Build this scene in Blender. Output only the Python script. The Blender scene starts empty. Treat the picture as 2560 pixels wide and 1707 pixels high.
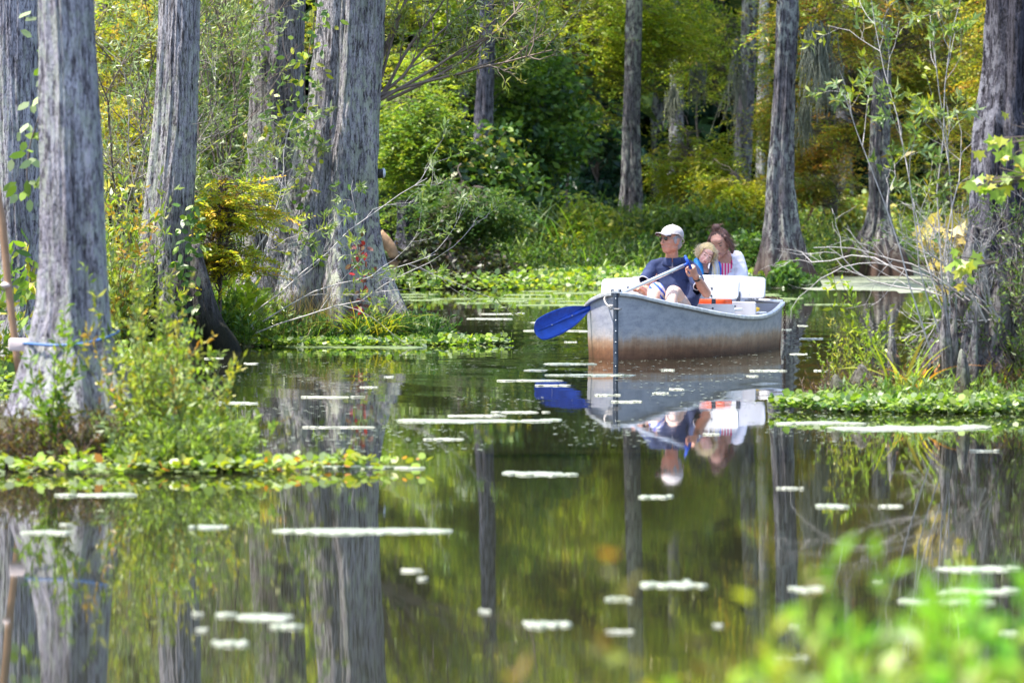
import bpy, math, random
import numpy as np
from mathutils import Vector, Matrix

SC = bpy.context.scene
COL = SC.collection
RNG = np.random.default_rng(7)
R = math.radians

# ------------------------------------------------------------------ camera, sky, sun, exposure
FPX = 11886.0            # focal length in pixels of a 2560 px wide frame
CAM_H = 1.48
PITCH = math.atan(373.5 / FPX)
cam_d = bpy.data.cameras.new('camera')
cam = bpy.data.objects.new('camera', cam_d); COL.objects.link(cam)
cam.location = (0, 0, CAM_H)
cam.rotation_euler = (R(90) - PITCH, 0, 0)
cam_d.sensor_width = 36.0
cam_d.lens = FPX / 2560 * 36.0
cam_d.clip_start = 0.5; cam_d.clip_end = 3000
cam_d.dof.use_dof = True
cam_d.dof.focus_distance = 43.6
cam_d.dof.aperture_fstop = 4.8
SC.camera = cam

SUN_VEC = Vector((-0.38, -0.06, 0.92)).normalized()     # towards the sun
elev = math.asin(SUN_VEC.z); az = math.atan2(SUN_VEC.x, SUN_VEC.y)
world = bpy.data.worlds.new('World'); SC.world = world; world.use_nodes = True
wn = world.node_tree.nodes; wl = world.node_tree.links; wn.clear()
sky = wn.new('ShaderNodeTexSky'); sky.sky_type = 'NISHITA'; sky.sun_disc = False
sky.sun_elevation = elev; sky.sun_rotation = az
sky.air_density = 1.0; sky.dust_density = 1.5; sky.ozone_density = 1.0
bg = wn.new('ShaderNodeBackground'); bg.inputs['Strength'].default_value = 0.15
wo = wn.new('ShaderNodeOutputWorld')
wl.new(sky.outputs[0], bg.inputs[0]); wl.new(bg.outputs[0], wo.inputs[0])
sun_d = bpy.data.lights.new('sun', 'SUN'); sun_d.energy = 3.3; sun_d.angle = R(0.6); sun_d.color = (1.0, 0.95, 0.86)
sun = bpy.data.objects.new('sun', sun_d); COL.objects.link(sun)
sun.rotation_euler = (-SUN_VEC).to_track_quat('-Z', 'Y').to_euler()
SC.view_settings.view_transform = 'Standard'; SC.view_settings.look = 'None'
SC.view_settings.gamma = 1; SC.view_settings.use_curve_mapping = False
SC.view_settings.exposure = 1.85
SC.cycles.max_bounces = 7; SC.cycles.diffuse_bounces = 3; SC.cycles.glossy_bounces = 4
SC.cycles.transmission_bounces = 4; SC.cycles.transparent_max_bounces = 4
SC.cycles.use_denoising = True
SC.cycles.sample_clamp_indirect = 6.0

# ------------------------------------------------------------------ where a point of the picture lies in the swamp
CP, SP = math.cos(PITCH), math.sin(PITCH)
def P(px, py, d):
    "pixel of the 2560 frame at depth d (metres along +Y) -> point"
    u = (px - 1280.0) / FPX; v = (853.5 - py) / FPX
    dy = CP + v * SP; dz = -SP + v * CP
    k = d / dy
    return np.array([u * k, d, CAM_H + dz * k])
def Q(qx, qy, d): return P(qx * 1.08844, qy * 1.08844, d)
def M(q, d): return q * 1.08844 * d / FPX
def V(*a): return np.array(a, float)
def nrm(a):
    return a / np.maximum(np.linalg.norm(a, axis=-1, keepdims=True), 1e-9)

# ------------------------------------------------------------------ object helpers
def tag(o, label=None, cat=None, group=None, kind=None):
    if label: o['label'] = label
    if cat: o['category'] = cat
    if group: o['group'] = group
    if kind: o['kind'] = kind
    return o
def empty(name, loc=(0, 0, 0), label=None, cat=None, group=None, rz=0.0):
    o = bpy.data.objects.new(name, None); COL.objects.link(o)
    o.location = loc; o.rotation_euler = (0, 0, rz); o.empty_display_size = .1
    return tag(o, label, cat, group)
def link(name, me, parent=None, mats=()):
    o = bpy.data.objects.new(name, me); COL.objects.link(o)
    if parent is not None:
        o.parent = parent
    return o
def mesh(name, verts, faces, mats, parent=None, cols=None, smooth=True, world_space=True, mi=None):
    """verts (N,3); faces (M,k) array or list of lists. World-space vertices are made local to the parent."""
    verts = np.asarray(verts, float)
    if parent is not None and world_space:
        if parent.rotation_euler.z or parent.parent is not None:
            mw = np.array(chain_matrix(parent).inverted())
            verts = verts @ mw[:3, :3].T + mw[:3, 3]
        else:
            verts = verts - np.array(parent.location)
    me = bpy.data.meshes.new(name)
    if isinstance(faces, np.ndarray):
        k = faces.shape[1]; n = len(faces)
        me.vertices.add(len(verts)); me.vertices.foreach_set('co', verts.astype(np.float32).ravel())
        me.loops.add(n * k); me.loops.foreach_set('vertex_index', faces.astype(np.int32).ravel())
        me.polygons.add(n); me.polygons.foreach_set('loop_start', np.arange(0, n * k, k, dtype=np.int32))
        me.polygons.foreach_set('loop_total', np.full(n, k, dtype=np.int32))
        me.update(calc_edges=True)
    else:
        me.from_pydata([tuple(v) for v in verts], [], [list(f) for f in faces]); me.update()
    if smooth:
        me.polygons.foreach_set('use_smooth', np.ones(len(me.polygons), dtype=bool))
    if cols is not None:
        c = np.ones((len(verts), 4), np.float32); c[:, :3] = cols
        a = me.color_attributes.new('col', 'FLOAT_COLOR', 'POINT'); a.data.foreach_set('color', c.ravel())
    if not isinstance(mats, (list, tuple)): mats = [mats]
    for m in mats: me.materials.append(m)
    if mi is not None:
        me.polygons.foreach_set('material_index', np.asarray(mi, dtype=np.int32))
    return link(name, me, parent)
def chain_matrix(o):
    m = Matrix.Identity(4)
    while o is not None:
        loc = Matrix.Translation(o.location) @ Matrix.Rotation(o.rotation_euler.z, 4, 'Z')
        m = loc @ m; o = o.parent
    return m
class MB:
    "collects pieces of mesh"
    def __init__(s): s.v = []; s.f = []; s.n = 0; s.c = []
    def add(s, v, f, col=None):
        v = np.asarray(v, float)
        for q in f: s.f.append([int(i) + s.n for i in q])
        s.v.append(v); s.n += len(v)
        s.c.append(np.tile(np.array(col if col is not None else (1, 1, 1), float), (len(v), 1)))
        return s
    def build(s, name, mats, parent=None, smooth=True, cols=False, **k):
        return mesh(name, np.vstack(s.v), s.f, mats, parent, cols=np.vstack(s.c) if cols else None, smooth=smooth, **k)

# ------------------------------------------------------------------ shapes
def tubes(Pn, Rn, sides=5, cap=True):
    "Pn (N,K,3) polylines, Rn (N,K) radii -> verts, quads"
    Pn = np.asarray(Pn, float); Rn = np.asarray(Rn, float)
    N, K, _ = Pn.shape
    T = np.gradient(Pn, axis=1); T = nrm(T)
    ref = np.where(np.abs(T[..., 2:3]) > .9, V(1, 0, 0), V(0, 0, 1))
    ref = np.broadcast_to(ref[:, :1], T.shape)
    A = nrm(np.cross(T, ref)); B = np.cross(T, A)
    a = np.linspace(0, 2 * np.pi, sides, endpoint=False)
    ring = A[:, :, None] * np.cos(a)[None, None, :, None] + B[:, :, None] * np.sin(a)[None, None, :, None]
    v = Pn[:, :, None] + ring * Rn[:, :, None, None]
    v = v.reshape(-1, 3)
    n, k, s = np.meshgrid(np.arange(N), np.arange(K - 1), np.arange(sides), indexing='ij')
    b = (n * K + k) * sides; s2 = (s + 1) % sides
    f = np.stack([b + s, b + s2, b + sides + s2, b + sides + s], -1).reshape(-1, 4)
    return v, f
def tube_mb(mb, pts, r, sides=8, col=None, closed=False):
    pts = np.asarray(pts, float); K = len(pts)
    r = np.broadcast_to(np.asarray(r, float), (K,))
    v, f = tubes(pts[None], r[None], sides)
    f = [list(q) for q in f]
    if closed:
        b = (K - 1) * sides
        f += [[b + s, b + (s + 1) % sides, (s + 1) % sides, s] for s in range(sides)]
    else:
        f.append(list(range(sides))[::-1]); f.append([(K - 1) * sides + s for s in range(sides)])
    mb.add(v, f, col); return mb
def smooth_path(pts, n=4):
    "Catmull-Rom through pts"
    p = np.asarray(pts, float); p = np.vstack([2 * p[0] - p[1], p, 2 * p[-1] - p[-2]])
    out = []
    for i in range(1, len(p) - 2):
        for t in np.linspace(0, 1, n, endpoint=False):
            a, b, c, d = p[i - 1], p[i], p[i + 1], p[i + 2]
            out.append(.5 * ((2 * b) + (-a + c) * t + (2 * a - 5 * b + 4 * c - d) * t * t + (-a + 3 * b - 3 * c + d) * t ** 3))
    out.append(p[-2]); return np.array(out)
def box(mb, c, s, ax=None, col=None, bev=0.0):
    "box centre c, half sizes s, axes ax (3x3 rows)"
    ax = np.eye(3) if ax is None else np.asarray(ax)
    c = np.asarray(c, float); s = np.asarray(s, float)
    if bev <= 0:
        v = [c + (x * s[0]) * ax[0] + (y * s[1]) * ax[1] + (z * s[2]) * ax[2] for x in (-1, 1) for y in (-1, 1) for z in (-1, 1)]
        f = [[0, 1, 3, 2], [4, 6, 7, 5], [0, 4, 5, 1], [2, 3, 7, 6], [0, 2, 6, 4], [1, 5, 7, 3]]
        mb.add(v, f, col); return mb
    # rounded in the plane of axes 0 and 2, chamfered along axis 1
    prof = []
    r = bev; n = 5
    for cx, cz, a0 in ((1, 1, 0), (-1, 1, 90), (-1, -1, 180), (1, -1, 270)):
        for k in range(n):
            a = R(a0 + 90 * k / (n - 1))
            prof.append(((s[0] - r) * cx + r * math.cos(a), (s[2] - r) * cz + r * math.sin(a)))
    prof = np.array(prof); m = len(prof); e = min(.35 * s[1], .006)
    v = []
    for y, q in ((-s[1], 1 - e / max(s[0], .01)), (-s[1] + e, 1), (s[1] - e, 1), (s[1], 1 - e / max(s[0], .01))):
        for a, b in prof:
            sc_ = 1 if q == 1 else 1
            da = a - (e if q != 1 else 0) * np.sign(a); db = b - (e if q != 1 else 0) * np.sign(b)
            v.append(c + da * ax[0] + y * ax[1] + db * ax[2])
    f = []
    for k in range(3):
        for i in range(m):
            j = (i + 1) % m
            f.append([k * m + i, k * m + j, (k + 1) * m + j, (k + 1) * m + i])
    f.append(list(range(m))[::-1]); f.append([3 * m + i for i in range(m)])
    mb.add(v, f, col); return mb
def ellipsoid(mb, c, rad, ax=None, seg=14, rings=9, col=None):
    ax = np.eye(3) if ax is None else np.asarray(ax)
    v = [c + rad[2] * ax[2]]; f = []
    for i in range(1, rings):
        th = math.pi * i / rings
        for j in range(seg):
            ph = 2 * math.pi * j / seg
            v.append(c + rad[0] * math.sin(th) * math.cos(ph) * ax[0] + rad[1] * math.sin(th) * math.sin(ph) * ax[1] + rad[2] * math.cos(th) * ax[2])
    v.append(c - rad[2] * ax[2])
    for j in range(seg):
        f.append([0, 1 + j, 1 + (j + 1) % seg])
        e = len(v) - 1; b = 1 + (rings - 2) * seg
        f.append([e, b + (j + 1) % seg, b + j])
    for i in range(rings - 2):
        for j in range(seg):
            a = 1 + i * seg; k = (j + 1) % seg
            f.append([a + j, a + seg + j, a + seg + k, a + k])
    mb.add(np.array(v), f, col); return mb
def loft(mb, rings, col=None):
    "rings: list of (centre, axisA, axisB, ra, rb) -> closed skin"
    seg = 20; v = []
    for c, A, B, ra, rb in rings:
        for j in range(seg):
            t = 2 * math.pi * j / seg
            v.append(np.asarray(c) + ra * math.cos(t) * np.asarray(A) + rb * math.sin(t) * np.asarray(B))
    K = len(rings); f = []
    for k in range(K - 1):
        for j in range(seg):
            i = (j + 1) % seg
            f.append([k * seg + j, k * seg + i, (k + 1) * seg + i, (k + 1) * seg + j])
    f.append(list(range(seg))[::-1]); f.append([(K - 1) * seg + j for j in range(seg)])
    mb.add(np.array(v), f, col); return mb
def limb(mb, pts, rad, col=None, n=5):
    "tapered limb with round ends through joints"
    pp = smooth_path(pts, n) if len(pts) > 2 else np.array([pts[0] + (pts[1] - pts[0]) * t for t in np.linspace(0, 1, n)])
    rr = np.interp(np.linspace(0, len(pts) - 1, len(pp)), range(len(pts)), rad)
    tube_mb(mb, pp, rr, 14, col)
    ellipsoid(mb, pp[0], (rr[0],) * 3, col=col, seg=12, rings=8); ellipsoid(mb, pp[-1], (rr[-1],) * 3, col=col, seg=12, rings=8)
    return mb
def remesh(mb, voxel, smooth=3, disp=None):
    me = bpy.data.meshes.new('tmp'); me.from_pydata([tuple(v) for v in np.vstack(mb.v)], [], mb.f); me.update()
    o = bpy.data.objects.new('tmp', me); COL.objects.link(o)
    m = o.modifiers.new('r', 'REMESH'); m.mode = 'VOXEL'; m.voxel_size = voxel; m.adaptivity = 0
    if smooth:
        s = o.modifiers.new('s', 'SMOOTH'); s.factor = .5; s.iterations = smooth
    dg = bpy.context.evaluated_depsgraph_get(); dg.update()
    e = o.evaluated_get(dg); em = e.to_mesh()
    n = len(em.vertices); co = np.empty(n * 3, np.float32); em.vertices.foreach_get('co', co); co = co.reshape(-1, 3).astype(float)
    no = np.empty(n * 3, np.float32); em.vertices.foreach_get('normal', no); no = no.reshape(-1, 3).astype(float)
    fs = [list(p.vertices) for p in em.polygons]
    e.to_mesh_clear(); bpy.data.objects.remove(o); bpy.data.meshes.remove(me)
    return co, no, fs
# value noise
def vnoise1(x, seed):
    r = np.random.default_rng(seed).random(4096); i = np.floor(x).astype(int); t = x - i; t = t * t * (3 - 2 * t)
    return r[i % 4096] * (1 - t) + r[(i + 1) % 4096] * t
def vnoise2(x, y, seed, px=None):
    g = np.random.default_rng(seed).random((256, 256))
    i = np.floor(x).astype(int); j = np.floor(y).astype(int); s = x - i; t = y - j
    s = s * s * (3 - 2 * s); t = t * t * (3 - 2 * t)
    p = px or 256
    i0 = i % p % 256; i1 = (i + 1) % p % 256
    return (g[i0, j % 256] * (1 - s) + g[i1, j % 256] * s) * (1 - t) + (g[i0, (j + 1) % 256] * (1 - s) + g[i1, (j + 1) % 256] * s) * t
def vnoise3(p, seed):
    a = vnoise2(p[..., 0], p[..., 1], seed); b = vnoise2(p[..., 1] + 31.7, p[..., 2], seed + 1); c = vnoise2(p[..., 2] + 11.3, p[..., 0], seed + 2)
    return (a + b + c) / 3

# ------------------------------------------------------------------ materials
def mat(name):
    m = bpy.data.materials.new(name); m.use_nodes = True
    nt = m.node_tree; nt.nodes.clear()
    o = nt.nodes.new('ShaderNodeOutputMaterial')
    return m, nt, o
def N(nt, t, **k):
    n = nt.nodes.new(t)
    for a, b in k.items():
        if a in n.inputs.keys(): n.inputs[a].default_value = b
        else: setattr(n, a, b)
    return n
def ramp(nt, fac, stops):
    r = nt.nodes.new('ShaderNodeValToRGB'); e = r.color_ramp.elements
    e[0].position = stops[0][0]; e[0].color = (*stops[0][1], 1)
    e[1].position = stops[-1][0]; e[1].color = (*stops[-1][1], 1)
    for p, c in stops[1:-1]:
        x = e.new(p); x.color = (*c, 1)
    nt.links.new(fac, r.inputs[0]); return r
def simple(name, col, rough=.6, metal=0.0, noise=0.12, scale=30, bump=0.0, bscale=200, sss=0.0, coat=0.0, spec=.5):
    m, nt, o = mat(name); L = nt.links.new
    b = N(nt, 'ShaderNodeBsdfPrincipled'); b.inputs['Roughness'].default_value = rough; b.inputs['Metallic'].default_value = metal
    b.inputs['Coat Weight'].default_value = coat; b.inputs['Specular IOR Level'].default_value = spec
    tc = N(nt, 'ShaderNodeTexCoord'); nz = N(nt, 'ShaderNodeTexNoise', Scale=scale, Detail=4.0)
    L(tc.outputs['Object'], nz.inputs['Vector'])
    c = np.array(col)
    r = ramp(nt, nz.outputs['Fac'], [(.3, tuple(c * (1 - noise))), (.7, tuple(np.minimum(c * (1 + noise), 1)))])
    L(r.outputs[0], b.inputs['Base Color'])
    if sss:
        b.inputs['Subsurface Weight'].default_value = sss; b.inputs['Subsurface Radius'].default_value = (.012, .005, .003)
    if bump:
        n2 = N(nt, 'ShaderNodeTexNoise', Scale=bscale, Detail=3.0); L(tc.outputs['Object'], n2.inputs['Vector'])
        bp = N(nt, 'ShaderNodeBump', Strength=1.0, Distance=bump); L(n2.outputs['Fac'], bp.inputs['Height']); L(bp.outputs[0], b.inputs['Normal'])
    L(b.outputs[0], o.inputs[0]); return m
def leaf_mat(name, rough=.42, trans=.38, tint=(1.15, 1.25, .55), spec=.5):
    "leaf: its own colour from the attribute, light shining through it"
    m, nt, o = mat(name); L = nt.links.new
    a = N(nt, 'ShaderNodeVertexColor', layer_name='col')
    b = N(nt, 'ShaderNodeBsdfPrincipled', Roughness=rough); b.inputs['Specular IOR Level'].default_value = spec
    tr = N(nt, 'ShaderNodeBsdfTranslucent'); mx = N(nt, 'ShaderNodeMixShader'); mx.inputs[0].default_value = trans
    mul = N(nt, 'ShaderNodeMix', data_type='RGBA', blend_type='MULTIPLY'); mul.inputs[0].default_value = 1
    mul.inputs[7].default_value = (*[t * 1.25 for t in tint], 1)
    L(a.outputs[0], b.inputs['Base Color']); L(a.outputs[0], mul.inputs[6]); L(mul.outputs[2], tr.inputs[0])
    L(b.outputs[0], mx.inputs[1]); L(tr.outputs[0], mx.inputs[2]); L(mx.outputs[0], o.inputs[0]); return m
LEAF = leaf_mat('leaf'); MATT_LEAF = leaf_mat('matt leaf', rough=.8, trans=.35, spec=.15); GLOSSY_LEAF = leaf_mat('glossy leaf', rough=.40, trans=.34, spec=.5)
def bark_mat(name, dark, light, lichen, wet=.25, streak=1.0, lich_amt=.5, sc=1.0, moss=(.05, .05, .02), base_dark=(.03, .024, .018), dmg=0.0):
    m, nt, o = mat(name); L = nt.links.new
    tc = N(nt, 'ShaderNodeTexCoord')
    def nz(scl, detail, vec, rough=.6):
        mp = N(nt, 'ShaderNodeMapping'); mp.inputs['Scale'].default_value = vec; L(tc.outputs['Object'], mp.inputs[0])
        n = N(nt, 'ShaderNodeTexNoise', Scale=scl, Detail=detail, Roughness=rough); L(mp.outputs[0], n.inputs['Vector']); return n
    st = nz(40 * sc, 7, (1, 1, .15), .7); st2 = nz(95 * sc, 4, (1, 1, .34)); big = nz(2.2, 4, (1, 1, .5)); li = nz(16 * sc, 6, (1, 1, .55), .7)
    bl = nz(1.3, 3, (1, 1, .35))
    r1 = ramp(nt, st.outputs['Fac'], [(.40, dark), (.46, tuple((np.array(dark) + np.array(light)) * .5)), (.54, light), (.68, tuple(np.array(light) * 1.2))])
    r2 = ramp(nt, st2.outputs['Fac'], [(.40, (.35, .34, .36)), (.48, (1.05, 1.04, 1.06))])
    mul = N(nt, 'ShaderNodeMix', data_type='RGBA', blend_type='MULTIPLY'); mul.inputs[0].default_value = .85
    L(r1.outputs[0], mul.inputs[6]); L(r2.outputs[0], mul.inputs[7])
    r3 = ramp(nt, big.outputs['Fac'], [(.38, (.5, .48, .52)), (.6, (1.08, 1.07, 1.08))])
    mul2 = N(nt, 'ShaderNodeMix', data_type='RGBA', blend_type='MULTIPLY'); mul2.inputs[0].default_value = .8
    L(mul.outputs[2], mul2.inputs[6]); L(r3.outputs[0], mul2.inputs[7])
    lf = ramp(nt, li.outputs['Fac'], [(.49, (0, 0, 0)), (.54, (1, 1, 1))])
    lb = ramp(nt, bl.outputs['Fac'], [(.36, (0, 0, 0)), (.56, (1, 1, 1))])
    ml = N(nt, 'ShaderNodeMath', operation='MULTIPLY'); L(lf.outputs[0], ml.inputs[0]); L(lb.outputs[0], ml.inputs[1])
    ml2 = N(nt, 'ShaderNodeMath', operation='MULTIPLY'); L(ml.outputs[0], ml2.inputs[0]); ml2.inputs[1].default_value = lich_amt
    m1 = N(nt, 'ShaderNodeMix', data_type='RGBA'); L(ml2.outputs[0], m1.inputs[0]); L(mul2.outputs[2], m1.inputs[6]); m1.inputs[7].default_value = (*lichen, 1)
    # tannin and moss stain near the waterline, with a ragged edge
    sx = N(nt, 'ShaderNodeSeparateXYZ'); L(tc.outputs['Object'], sx.inputs[0])
    ad = N(nt, 'ShaderNodeMath', operation='MULTIPLY_ADD'); L(big.outputs['Fac'], ad.inputs[0]); ad.inputs[1].default_value = -.5 * max(wet, .1) * 2; L(sx.outputs[2], ad.inputs[2])
    mr = N(nt, 'ShaderNodeMapRange'); mr.inputs['From Min'].default_value = -wet * .2; mr.inputs['From Max'].default_value = wet; L(ad.outputs[0], mr.inputs[0])
    mr.inputs['To Min'].default_value = 1; mr.inputs['To Max'].default_value = 0
    mossmix = N(nt, 'ShaderNodeMix', data_type='RGBA'); L(li.outputs['Fac'], mossmix.inputs[0]); mossmix.inputs[6].default_value = (*base_dark, 1); mossmix.inputs[7].default_value = (*moss, 1)
    m2 = N(nt, 'ShaderNodeMix', data_type='RGBA'); L(mr.outputs[0], m2.inputs[0]); L(m1.outputs[2], m2.inputs[6]); L(mossmix.outputs[2], m2.inputs[7])
    b = N(nt, 'ShaderNodeBsdfPrincipled', Roughness=.85); b.inputs['Specular IOR Level'].default_value = .25
    L(m2.outputs[2], b.inputs['Base Color'])
    add = N(nt, 'ShaderNodeMath', operation='ADD'); L(st.outputs['Fac'], add.inputs[0]); L(st2.outputs['Fac'], add.inputs[1])
    bp = N(nt, 'ShaderNodeBump', Strength=.9, Distance=.02); L(add.outputs[0], bp.inputs['Height']); L(bp.outputs[0], b.inputs['Normal'])
    L(b.outputs[0], o.inputs[0]); return m
TWIG = simple('twig bark', (.13, .1, .085), .8, noise=.3, scale=12)
PALE_TWIG = simple('pale twig bark', (.42, .39, .38), .8, noise=.3, scale=12)
STEM = simple('green stem', (.12, .14, .04), .6, noise=.3, scale=12)
# ------------------------------------------------------------------ ground and water
ISLANDS = [  # cx, cy, rx, ry, top
    (-2.55, 26.5, 1.25, 1.0, .30), (-1.75, 48.8, 1.45, 1.7, .22), (-4.9, 47.0, 2.9, 3.4, .28), (-3.15, 45.2, .6, .9, .15),
    (-4.1, 39.2, 1.2, 1.5, .2), (3.55, 33.7, 1.35, 1.05, .28), (-2.2, 25.4, .5, .35, .08)]
def ground_h(x, y):
    h = np.full(np.broadcast(x, y).shape, -.7)
    for cx, cy, rx, ry, t in ISLANDS:
        d = np.sqrt(((x - cx) / rx) ** 2 + ((y - cy) / ry) ** 2)
        h = np.maximum(h, t - (t + .05) * np.clip(d, 0, 3) ** 2.2)
    nb = vnoise1(x * .35 + 50, 3) * 1.6
    shore = np.where(x < 5.0, 80.0, 80 + 19 * np.clip((x - 5.0) / 1.2, 0, 1)) + nb
    h = np.maximum(h, np.clip((y - shore) * .35, -.7, .18) + np.clip(y - 135, 0, 60) * .01)
    h = np.maximum(h, np.clip((8.6 - y) * .3, -.7, .32))
    h = np.maximum(h, np.clip((np.abs(x) - 16 - .0 * y) * .12, -.7, .25))
    return h
xs = np.concatenate([-np.geomspace(1500, 14, 26), np.linspace(-13.5, 13.5, 190), np.geomspace(14, 1500, 26)])
ys = np.concatenate([[-300, -60, -12], np.linspace(-4, 24, 40), np.linspace(24.2, 56, 190), np.linspace(56.6, 110, 90), np.geomspace(112, 2400, 26)])
X, Y = np.meshgrid(xs, ys, indexing='ij')
Z = ground_h(X, Y) + (vnoise2(X * 2.1 + 900, Y * 2.1 + 900, 5) - .5) * .05
nx, ny = X.shape
gi = np.arange(nx * ny).reshape(nx, ny)
gf = np.stack([gi[:-1, :-1], gi[1:, :-1], gi[1:, 1:], gi[:-1, 1:]], -1).reshape(-1, 4)
m, nt, o = mat('swamp soil'); L = nt.links.new
tc = N(nt, 'ShaderNodeTexCoord'); n1 = N(nt, 'ShaderNodeTexNoise', Scale=1.7, Detail=8.0); L(tc.outputs['Object'], n1.inputs['Vector'])
rr = ramp(nt, n1.outputs['Fac'], [(.3, (.018, .014, .009)), (.5, (.05, .036, .022)), (.7, (.06, .065, .022))])
b = N(nt, 'ShaderNodeBsdfPrincipled', Roughness=.9); L(rr.outputs[0], b.inputs['Base Color'])
n2 = N(nt, 'ShaderNodeTexNoise', Scale=25.0, Detail=6.0); L(tc.outputs['Object'], n2.inputs['Vector'])
bp = N(nt, 'ShaderNodeBump', Strength=1.0, Distance=.05); L(n2.outputs['Fac'], bp.inputs['Height']); L(bp.outputs[0], b.inputs['Normal']); L(b.outputs[0], o.inputs[0])
SOIL = m
g = mesh('ground', np.stack([X, Y, Z], -1).reshape(-1, 3), gf, SOIL); tag(g, kind='structure')

m, nt, o = mat('swamp water'); L = nt.links.new
tc = N(nt, 'ShaderNodeTexCoord')
b = N(nt, 'ShaderNodeBsdfPrincipled', Roughness=.012, IOR=1.33); b.inputs['Base Color'].default_value = (.018, .018, .010, 1)
b.inputs['Specular IOR Level'].default_value = .5
def wnoise(scl, vec, detail=2.0, w=0.0):
    mp = N(nt, 'ShaderNodeMapping'); mp.inputs['Scale'].default_value = vec; mp.inputs['Location'].default_value = (w, w * 1.7, 0); L(tc.outputs['Object'], mp.inputs[0])
    n = N(nt, 'ShaderNodeTexNoise', Scale=scl, Detail=detail); L(mp.outputs[0], n.inputs['Vector']); return n
w1 = wnoise(1.0, (1.0, .55, 1)); w2 = wnoise(5.0, (1.0, .6, 1), 3.0, 3.0); w3 = wnoise(.16, (1, .6, 1), 2.0, 7.0)
area = ramp(nt, w3.outputs['Fac'], [(.42, (.25, .25, .25)), (.6, (1, 1, 1))])
sx = N(nt, 'ShaderNodeSeparateXYZ'); L(tc.outputs['Object'], sx.inputs[0])
mr = N(nt, 'ShaderNodeMapRange'); L(sx.outputs[1], mr.inputs[0]); mr.inputs['From Min'].default_value = 26; mr.inputs['From Max'].default_value = 42; mr.inputs['To Min'].default_value = .16; mr.inputs['To Max'].default_value = 1.0
rg = N(nt, 'ShaderNodeMapRange'); L(sx.outputs[1], rg.inputs[0]); rg.inputs['From Min'].default_value = 22; rg.inputs['From Max'].default_value = 44; rg.inputs['To Min'].default_value = .025; rg.inputs['To Max'].default_value = .012; L(rg.outputs[0], b.inputs['Roughness'])
mu = N(nt, 'ShaderNodeMath', operation='MULTIPLY'); L(area.outputs[0], mu.inputs[0]); L(mr.outputs[0], mu.inputs[1])
s1 = N(nt, 'ShaderNodeMath', operation='MULTIPLY_ADD'); L(w2.outputs['Fac'], s1.inputs[0]); s1.inputs[1].default_value = .30; L(w1.outputs['Fac'], s1.inputs[2])
s2a = N(nt, 'ShaderNodeMath', operation='MULTIPLY'); L(s1.outputs[0], s2a.inputs[0]); L(mu.outputs[0], s2a.inputs[1])
def rings(cx, cy, k, amp, reach, squash):
    "rings spreading from the boat and from the paddle drips"
    mp = N(nt, 'ShaderNodeMapping'); mp.inputs['Location'].default_value = (-cx, -cy * squash, 0); mp.inputs['Scale'].default_value = (1, squash, 0); L(tc.outputs['Object'], mp.inputs[0])
    ln = N(nt, 'ShaderNodeVectorMath', operation='LENGTH'); L(mp.outputs[0], ln.inputs[0])
    jt = N(nt, 'ShaderNodeMath', operation='MULTIPLY_ADD'); L(w1.outputs['Fac'], jt.inputs[0]); jt.inputs[1].default_value = .5; L(ln.outputs['Value'], jt.inputs[2])
    m1_ = N(nt, 'ShaderNodeMath', operation='MULTIPLY'); L(jt.outputs[0], m1_.inputs[0]); m1_.inputs[1].default_value = k
    sn = N(nt, 'ShaderNodeMath', operation='SINE'); L(m1_.outputs[0], sn.inputs[0])
    fr = N(nt, 'ShaderNodeMapRange'); L(ln.outputs['Value'], fr.inputs[0]); fr.inputs['From Min'].default_value = 0; fr.inputs['From Max'].default_value = reach; fr.inputs['To Min'].default_value = amp; fr.inputs['To Max'].default_value = 0
    m2_ = N(nt, 'ShaderNodeMath', operation='MULTIPLY'); L(sn.outputs[0], m2_.inputs[0]); L(fr.outputs[0], m2_.inputs[1]); return m2_
r1_ = rings(1.45, 43.6, 7.0, .22, 7.0, .55); r2_ = rings(.2, 42.2, 16.0, .10, 2.2, 1.0)
ra = N(nt, 'ShaderNodeMath', operation='ADD'); L(r1_.outputs[0], ra.inputs[0]); L(r2_.outputs[0], ra.inputs[1])
s2 = N(nt, 'ShaderNodeMath', operation='ADD'); L(s2a.outputs[0], s2.inputs[0]); L(ra.outputs[0], s2.inputs[1])
bp = N(nt, 'ShaderNodeBump', Strength=1.0, Distance=.0058); L(s2.outputs[0], bp.inputs['Height']); L(bp.outputs[0], b.inputs['Normal'])
L(b.outputs[0], o.inputs[0]); WATER = m
w = mesh('water', [(-1500, -300, 0), (1500, -300, 0), (1500, 2400, 0), (-1500, 2400, 0)], [[0, 1, 2, 3]], WATER, smooth=False); tag(w, kind='structure')

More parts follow.
